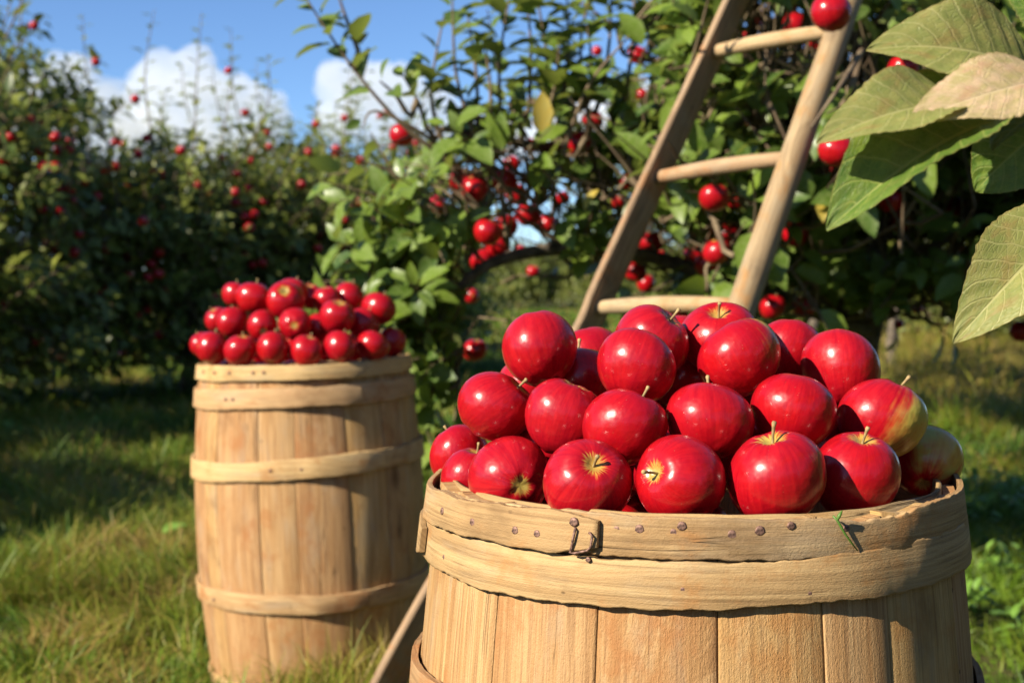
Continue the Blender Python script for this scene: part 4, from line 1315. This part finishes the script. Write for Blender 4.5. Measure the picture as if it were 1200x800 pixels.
# a high-skirted tree added behind the ladder tree for the shade it casts
bC = []
for k in range(7):
    a = k * 0.9
    bC.append((np.array([math.cos(a) * .55, math.sin(a) * .5, 1.25 + .22 * (k % 3)]), (.36, .36, .33), 62))
bC.append((np.array([0, 0, 1.6]), (.5, .5, .4), 110))
lC = [[Vector((0, 0, .7)), Vector((math.cos(a) * .3, math.sin(a) * .3, 1.1)), Vector((math.cos(a) * .75, math.sin(a) * .7, 1.5))] for a in (0, 1.2, 2.5, 3.8, 5.0)]
tC = build_tree('high-skirted apple tree added behind the ladder tree to shade the ground', Vector((1.3, 7.5, 0)), trunkp, lC, bC, [], 0.098, (10, 15), 41, False, M['leaf_far'])
copy_tree(tC, (2.3, 10.4, 0), 1.0, 1.05, 'high-skirted apple tree, added second behind the ladder tree to cast shade')  # copies put in to carry the tree shadow further back
copy_tree(tC, (3.7, 13.2, 0), 2.4, 1.1, 'high-skirted apple tree, added third behind the ladder tree to shade the dry grass')

# apples on the row trees: on the outside of the crowns, where the photograph shows them
rr = random.Random(99)
cand = []
ROWL = ['small red apple on the bushy tall-shooted tree of the shaded row', 'small red apple on the rounded tree next after the tallest of the row', 'small red apple on the dense row tree behind the leaning barrel', 'small red apple on the spiky row tree rising against the clouds']
for idx in range(4):
    x, y, kd, rz, sc_, lab = rows[idx]
    mt = Matrix.Translation((x, y, 0)) @ Matrix.Rotation(rz, 4, 'Z') @ Matrix.Scale(sc_, 4)
    for (tip, mid) in TIPS[kd]:
        p = mt @ Vector(tip.tolist() if hasattr(tip, 'tolist') else tip)
        cand.append((p, idx))
cu, cv, cf = project([c[0] for c in cand])
taken = []
order = list(range(len(cand))); rr.shuffle(order)
count = 0
for i in order:
    if not (-15 < cu[i] < 510 and 15 < cv[i] < 465): continue
    near = (np.hypot(cu - cu[i], cv - cv[i]) < 15) & (cf < cf[i] - 0.12)       # only fruit on the outside of the crown shows
    if near.sum() > 1: continue
    if any(math.hypot(cu[i] - a, cv[i] - b) < 11 for a, b in taken): continue
    if cv[i] < 150 and rr.random() < .45: continue
    if cv[i] > 370 and rr.random() < .6: continue
    p = cand[i][0] + (Vector((-0.10, -0.135, -0.02)) if cv[i] > 170 else Vector((-0.03, -0.03, -0.04)))
    n_ = 1 if rr.random() < .68 else 2
    for q in range(n_):
        add_apple(p + Vector((q * rr.choice((-1, 1)) * .07, -.01 * q, q * rr.uniform(-.04, .03))), rr.uniform(.064, .08), (rr.uniform(-.3, .3), rr.uniform(-.3, .3), 1), ROWL[cand[i][1]], 'apples on the row trees', rr.uniform(.05, .35), lo=True, parts=False)
        count += 1
    taken.append((cu[i], cv[i]))
    if count >= 178: break
print('row apples', count)

# ------------------------------------------------------------------ overhanging branch with big leaves
def big_leaf(parent, base, tip, nrm, width, fold, curl, mat, seed, wave=0.75, twist=0.0):
    """base, tip, nrm in world; parent is at origin base"""
    B, T = Vector(base), Vector(tip)
    y = (T - B); L = y.length; y.normalize()
    z = Vector(nrm); z = (z - y * z.dot(y)).normalized()
    x = y.cross(z)
    nl, nw = 34, 9
    r = random.Random(seed)
    V, UV = [], []
    for i in range(nl + 1):
        t = i / nl
        w = width / 2 * (math.sin(math.pi * min(t ** 0.82, 1)) ** 0.72) * (1 - 0.18 * t)
        w = max(w, width * 0.012)
        tw_ = twist * (t - .3)
        for j in range(-nw, nw + 1):
            s = j / nw
            ser = 1.0
            if abs(j) == nw: ser = 1 + 0.035 * ((i * 1.0) % 2) + 0.02 * r.uniform(-1, 1)
            xx = w * s * ser
            zz = fold * abs(s) * w + curl * L * (4 * t * (1 - t)) * .5 - curl * L * t * t * .9
            zz += wave * w * 0.16 * math.sin(9 * t + 2.2 * (1 if s > 0 else -1) + seed) * s * s
            zz += -0.020 * width * math.cos((t * 8.5 - abs(s) * 1.9 + (.43 if s > 0 else 0)) * 2 * math.pi) * abs(s) * (1 - abs(s)) * 3
            c_, s_ = math.cos(tw_), math.sin(tw_)
            xr, zr = xx * c_ - zz * s_, xx * s_ + zz * c_
            p = B + y * (t * L) + x * xr + z * zr
            V.append(tuple(p)); UV.append((s, t))
    n = 2 * nw + 1
    Q = [(i * n + j, i * n + j + 1, (i + 1) * n + j + 1, (i + 1) * n + j) for i in range(nl) for j in range(n - 1)]
    me = np_mesh('leaf', V, [Q], M[mat], True, None, UV)
    return link('leaf', me, parent)

NB = Vector((1.75, 1.75, 0))
nt = empty('apple_tree', NB)
tag(nt, 'overhanging apple branch with big serrated green, olive and tan leaves', 'tree', 'apple trees of the orchard')
rl = lambda p: Vector(p) - NB
tb = Tubes(); tb.add([(0, 0, -.05), (.03, .02, .5), (0, 0, 1.1), (-.05, -.02, 1.9)], [.065, .05, .042, .03], 12)
link('trunk', tb.mesh('trunk', M['bark']), nt)
knot1 = px(1232, 108, 0.80); knot2 = px(1285, 240, 0.96)
tb = Tubes(); tb.add(interp([Vector((0, 0, 1.1)), Vector((-.5, -.35, 1.25)), rl(px(1420, 60, .95)), rl(px(1290, 60, .82)), rl(knot1)], 5), list(np.linspace(.022, .003, 21)), 8)
link('limb', tb.mesh('limb', M['bark']), nt)
tb = Tubes(); tb.add(interp([rl(px(1420, 60, .95)), rl(px(1350, 160, .95)), rl(knot2), rl(px(1275, 290, .97))], 5), list(np.linspace(.006, .0022, 16)), 7)
link('limb', tb.mesh('limb', M['twig']), nt)
tw = Tubes()
BL = [  # base, tip, normal (right, up, camera), width m, fold, curl, material, seed
    ((1205, 82, .80), (1028, 42, .775), (-.25, .40, .88), .060, .40, .14, 'big_olive', 1),
    ((1128, 126, .772), (965, 150, .742), (-.3, .62, .72), .050, .45, .14, 'big_olive', 2),
    ((1228, 92, .765), (1066, 138, .745), (-.30, .45, .84), .047, .22, .05, 'big_tan', 3),
    ((1186, 138, .785), (970, 246, .755), (-.30, .72, .62), .076, .75, .14, 'big_green', 4),
    ((1245, 130, .81), (1140, 222, .83), (.2, .5, .85), .060, .3, .10, 'big_green', 5),
    ((1268, 255, .96), (1124, 386, .92), (-.45, .35, .82), .072, .45, .16, 'big_olive', 6),
    ((1250, 120, .80), (1160, 165, .77), (-.4, .8, .4), .04, .3, .1, 'big_green', 7),
    ((1275, 40, .80), (1180, -40, .82), (-.3, .4, .8), .05, .3, .1, 'big_green', 10),
]
for (b_, t_, n_, w_, fo, cu, mt, sd_) in BL:
    B_, T_ = px(*b_), px(*t_)
    big_leaf(nt, rl(B_), rl(T_), cw(*n_), w_, fo, cu, mt, sd_, twist=0.25 * (-1) ** sd_)
    kn = knot1 if b_[1] < 200 else knot2
    tw = Tubes(); tw.add([rl(kn), rl(kn.lerp(B_, .5)) + Vector((0, 0, .002)), rl(B_)], [.0014, .0011, .001], 6)
    link('leaf_stalk', tw.mesh('leaf_stalk', M['twig']), nt)

# ------------------------------------------------------------------ weeds, fallen leaves
def weed(x, y, n, h, seed, label):
    r = random.Random(seed)
    z = float(ground_z(x, y))
    o = empty('weed_plant', (x, y, z)); tag(o, label, 'plant', 'broad-leaved weeds in the grass')
    tb = Tubes(); lv = []
    for k in range(n):
        a = r.uniform(0, 6.28); l = r.uniform(.3, 1) * h
        e = np.array([math.cos(a) * l * .55, math.sin(a) * l * .55, l])
        q = [np.zeros(3), e * np.array([.35, .35, .6]), e]
        tb.add(q, [.002, .0016, .001], 4, False)
        lv += shoot_leaves(q, r.randint(4, 7), .055, r, .3)
    link('stem', tb.mesh('stem', M['weed']), o)
    pos = np.array([l[0] for l in lv]); Y = np.array([l[1] for l in lv]); Z = np.array([l[2] for l in lv]) + np.array([0, 0, .8])
    X = norm(np.cross(Y, Z)); Z = np.cross(X, Y)
    sz = np.array([l[3] for l in lv])
    tag(link('leaves', leaves_mesh('leaves', pos, X, Y, Z, sz, rng.uniform(.2, .85, len(lv)), LEAF_F, M['weed']), o), 'fresh green weed leaves', kind='stuff')
for k, (u, v, d, n, h, lab) in enumerate([(1150, 640, 5.0, 9, .22, 'bright green leafy weed nearest the shaded tree foot'), (1185, 620, 5.3, 9, .22, 'leafy weed clump at the edge of the tree shade'), (1140, 740, 3.7, 6, .12, 'low broad-leaved weed right beside the nailed barrel'),
                                       (1175, 700, 4.1, 7, .12, 'small weed in sunlit grass past the nailed barrel'), (1215, 650, 4.7, 9, .2, 'tall leafy weed at the outer edge of the sunlit grass'), (1130, 600, 5.7, 8, .22, 'leafy weed standing deepest in the tree shade'),
                                       (1200, 780, 3.4, 5, .09, 'small spreading weed in mown green grass'), (15, 520, 7.5, 6, .16, 'low leafy weed under the shaded tree row')]):
    p = px(u, v, d); weed(p.x, p.y, n, h, 300 + k, lab)

def fallen(u, v, d, rot, lab, seed):
    p = px(u, v, d); z = float(ground_z(p.x, p.y)) + .09
    me = leaves_mesh('fallen_leaf', np.zeros((1, 3)), np.array([[1., 0, 0]]), np.array([[0, 1., 0]]), np.array([[0, 0, 1.]]), np.array([.085]), np.array([.88]), LEAF_F, M['weed'])
    o = link('fallen_leaf', me); o.location = (p.x, p.y, z); o.rotation_euler = (.5, .3, rot)
    tag(o, lab, 'leaf', 'fallen leaves in the grass')
fallen(190, 660, 4.35, -.9, 'pale green fallen apple leaf caught in the grass beside the leaning barrel', 1)
fallen(112, 510, 8.0, .5, 'pale fallen leaf catching the sun in front of the shaded row', 2)
fallen(202, 512, 8.2, 1.9, 'small pale fallen leaf in the grass close behind the leaning barrel', 3)

# green sprig caught on the rim
tb = Tubes()
sp = []
for (u, v, r_) in ((976, 604, .232), (981, 609, .2335), (990, 625, .2345), (998, 636, .2345), (1005, 645, .2335)):
    a, z = on_barrel(u, v, r_); sp.append(BF + Vector((r_ * math.cos(a), r_ * math.sin(a), z)))
tb.add(sp, [.0007, .0011, .0009, .0007, .0004], 5)
a, z = on_barrel(987, 598, .235); q = BF + Vector((.235 * math.cos(a), .235 * math.sin(a), z))
tb.add([sp[1], sp[1].lerp(q, .5), q], [.0012, .0016, .0004], 5)
o = link('grass_sprig', tb.mesh('grass_sprig', M['weed'])); tag(o, 'thin green sprig caught on the top hoop of the nailed barrel', 'sprig')

# ------------------------------------------------------------------ clouds
def cloud(label, puffs, D_, seed):
    r = random.Random(seed)
    bm = bmesh.new()
    for (u, v, rp) in puffs:
        c = px(u, v, D_)
        for k in range(9):
            rad = rp * D_ / FPX * (1 if k == 0 else r.uniform(.3, .6))
            off = Vector((0, 0, 0)) if k == 0 else Vector((r.gauss(0, 1), r.gauss(0, 1), r.gauss(0, 1))).normalized() * rp * D_ / FPX * r.uniform(.6, .85)
            m = Matrix.Translation(c + off)
            g = bmesh.ops.create_icosphere(bm, subdivisions=4 if k == 0 else 3, radius=rad, matrix=m)
            for vv in g['verts']:
                n_ = (vv.co - (c + off)).normalized()
                s_ = 6.0 / (rp * D_ / FPX)
                vv.co += n_ * rad * (.28 * noise.fractal(vv.co * s_ * .35, 1.0, 2.0, 4) + .05 * noise.noise(vv.co * s_))
    me = bpy.data.meshes.new('cumulus_cloud'); bm.to_mesh(me); bm.free()
    tmp = bpy.data.objects.new('cumulus_cloud', me); col.objects.link(tmp)
    md = tmp.modifiers.new('union', 'REMESH'); md.mode = 'VOXEL'; md.voxel_size = 5.0
    me2 = bpy.data.meshes.new_from_object(tmp.evaluated_get(bpy.context.evaluated_depsgraph_get()))
    bpy.data.objects.remove(tmp); bpy.data.meshes.remove(me); me = me2; me.name = 'cumulus_cloud'
    for p in me.polygons: p.use_smooth = True
    o = link('cumulus_cloud', me, None, M['cloud'])
    tag(o, label, 'cloud', 'white cumulus clouds')
cloud('white cumulus cloud with low ragged top beyond the tallest row tree', [(40, 110, 32), (80, 95, 34), (115, 125, 36), (70, 150, 40), (20, 150, 40), (130, 170, 40), (-30, 160, 40)], 2200, 1)
cloud('white cumulus cloud with a pointed summit above the row of trees', [(185, 105, 36), (228, 78, 24), (235, 110, 40), (275, 120, 34), (310, 140, 34), (170, 145, 40), (230, 170, 45), (290, 175, 40)], 2400, 2)
cloud('bright white cumulus cloud behind the outer shoots of the ladder tree', [(395, 95, 26), (425, 105, 34), (465, 110, 34), (500, 125, 30), (400, 140, 32), (450, 145, 30), (540, 150, 30), (490, 160, 26)], 2300, 3)
cloud('white cumulus cloud showing through gaps in the ladder tree', [(700, 140, 34), (745, 130, 36), (650, 160, 36), (800, 150, 40), (600, 165, 30)], 2500, 4)
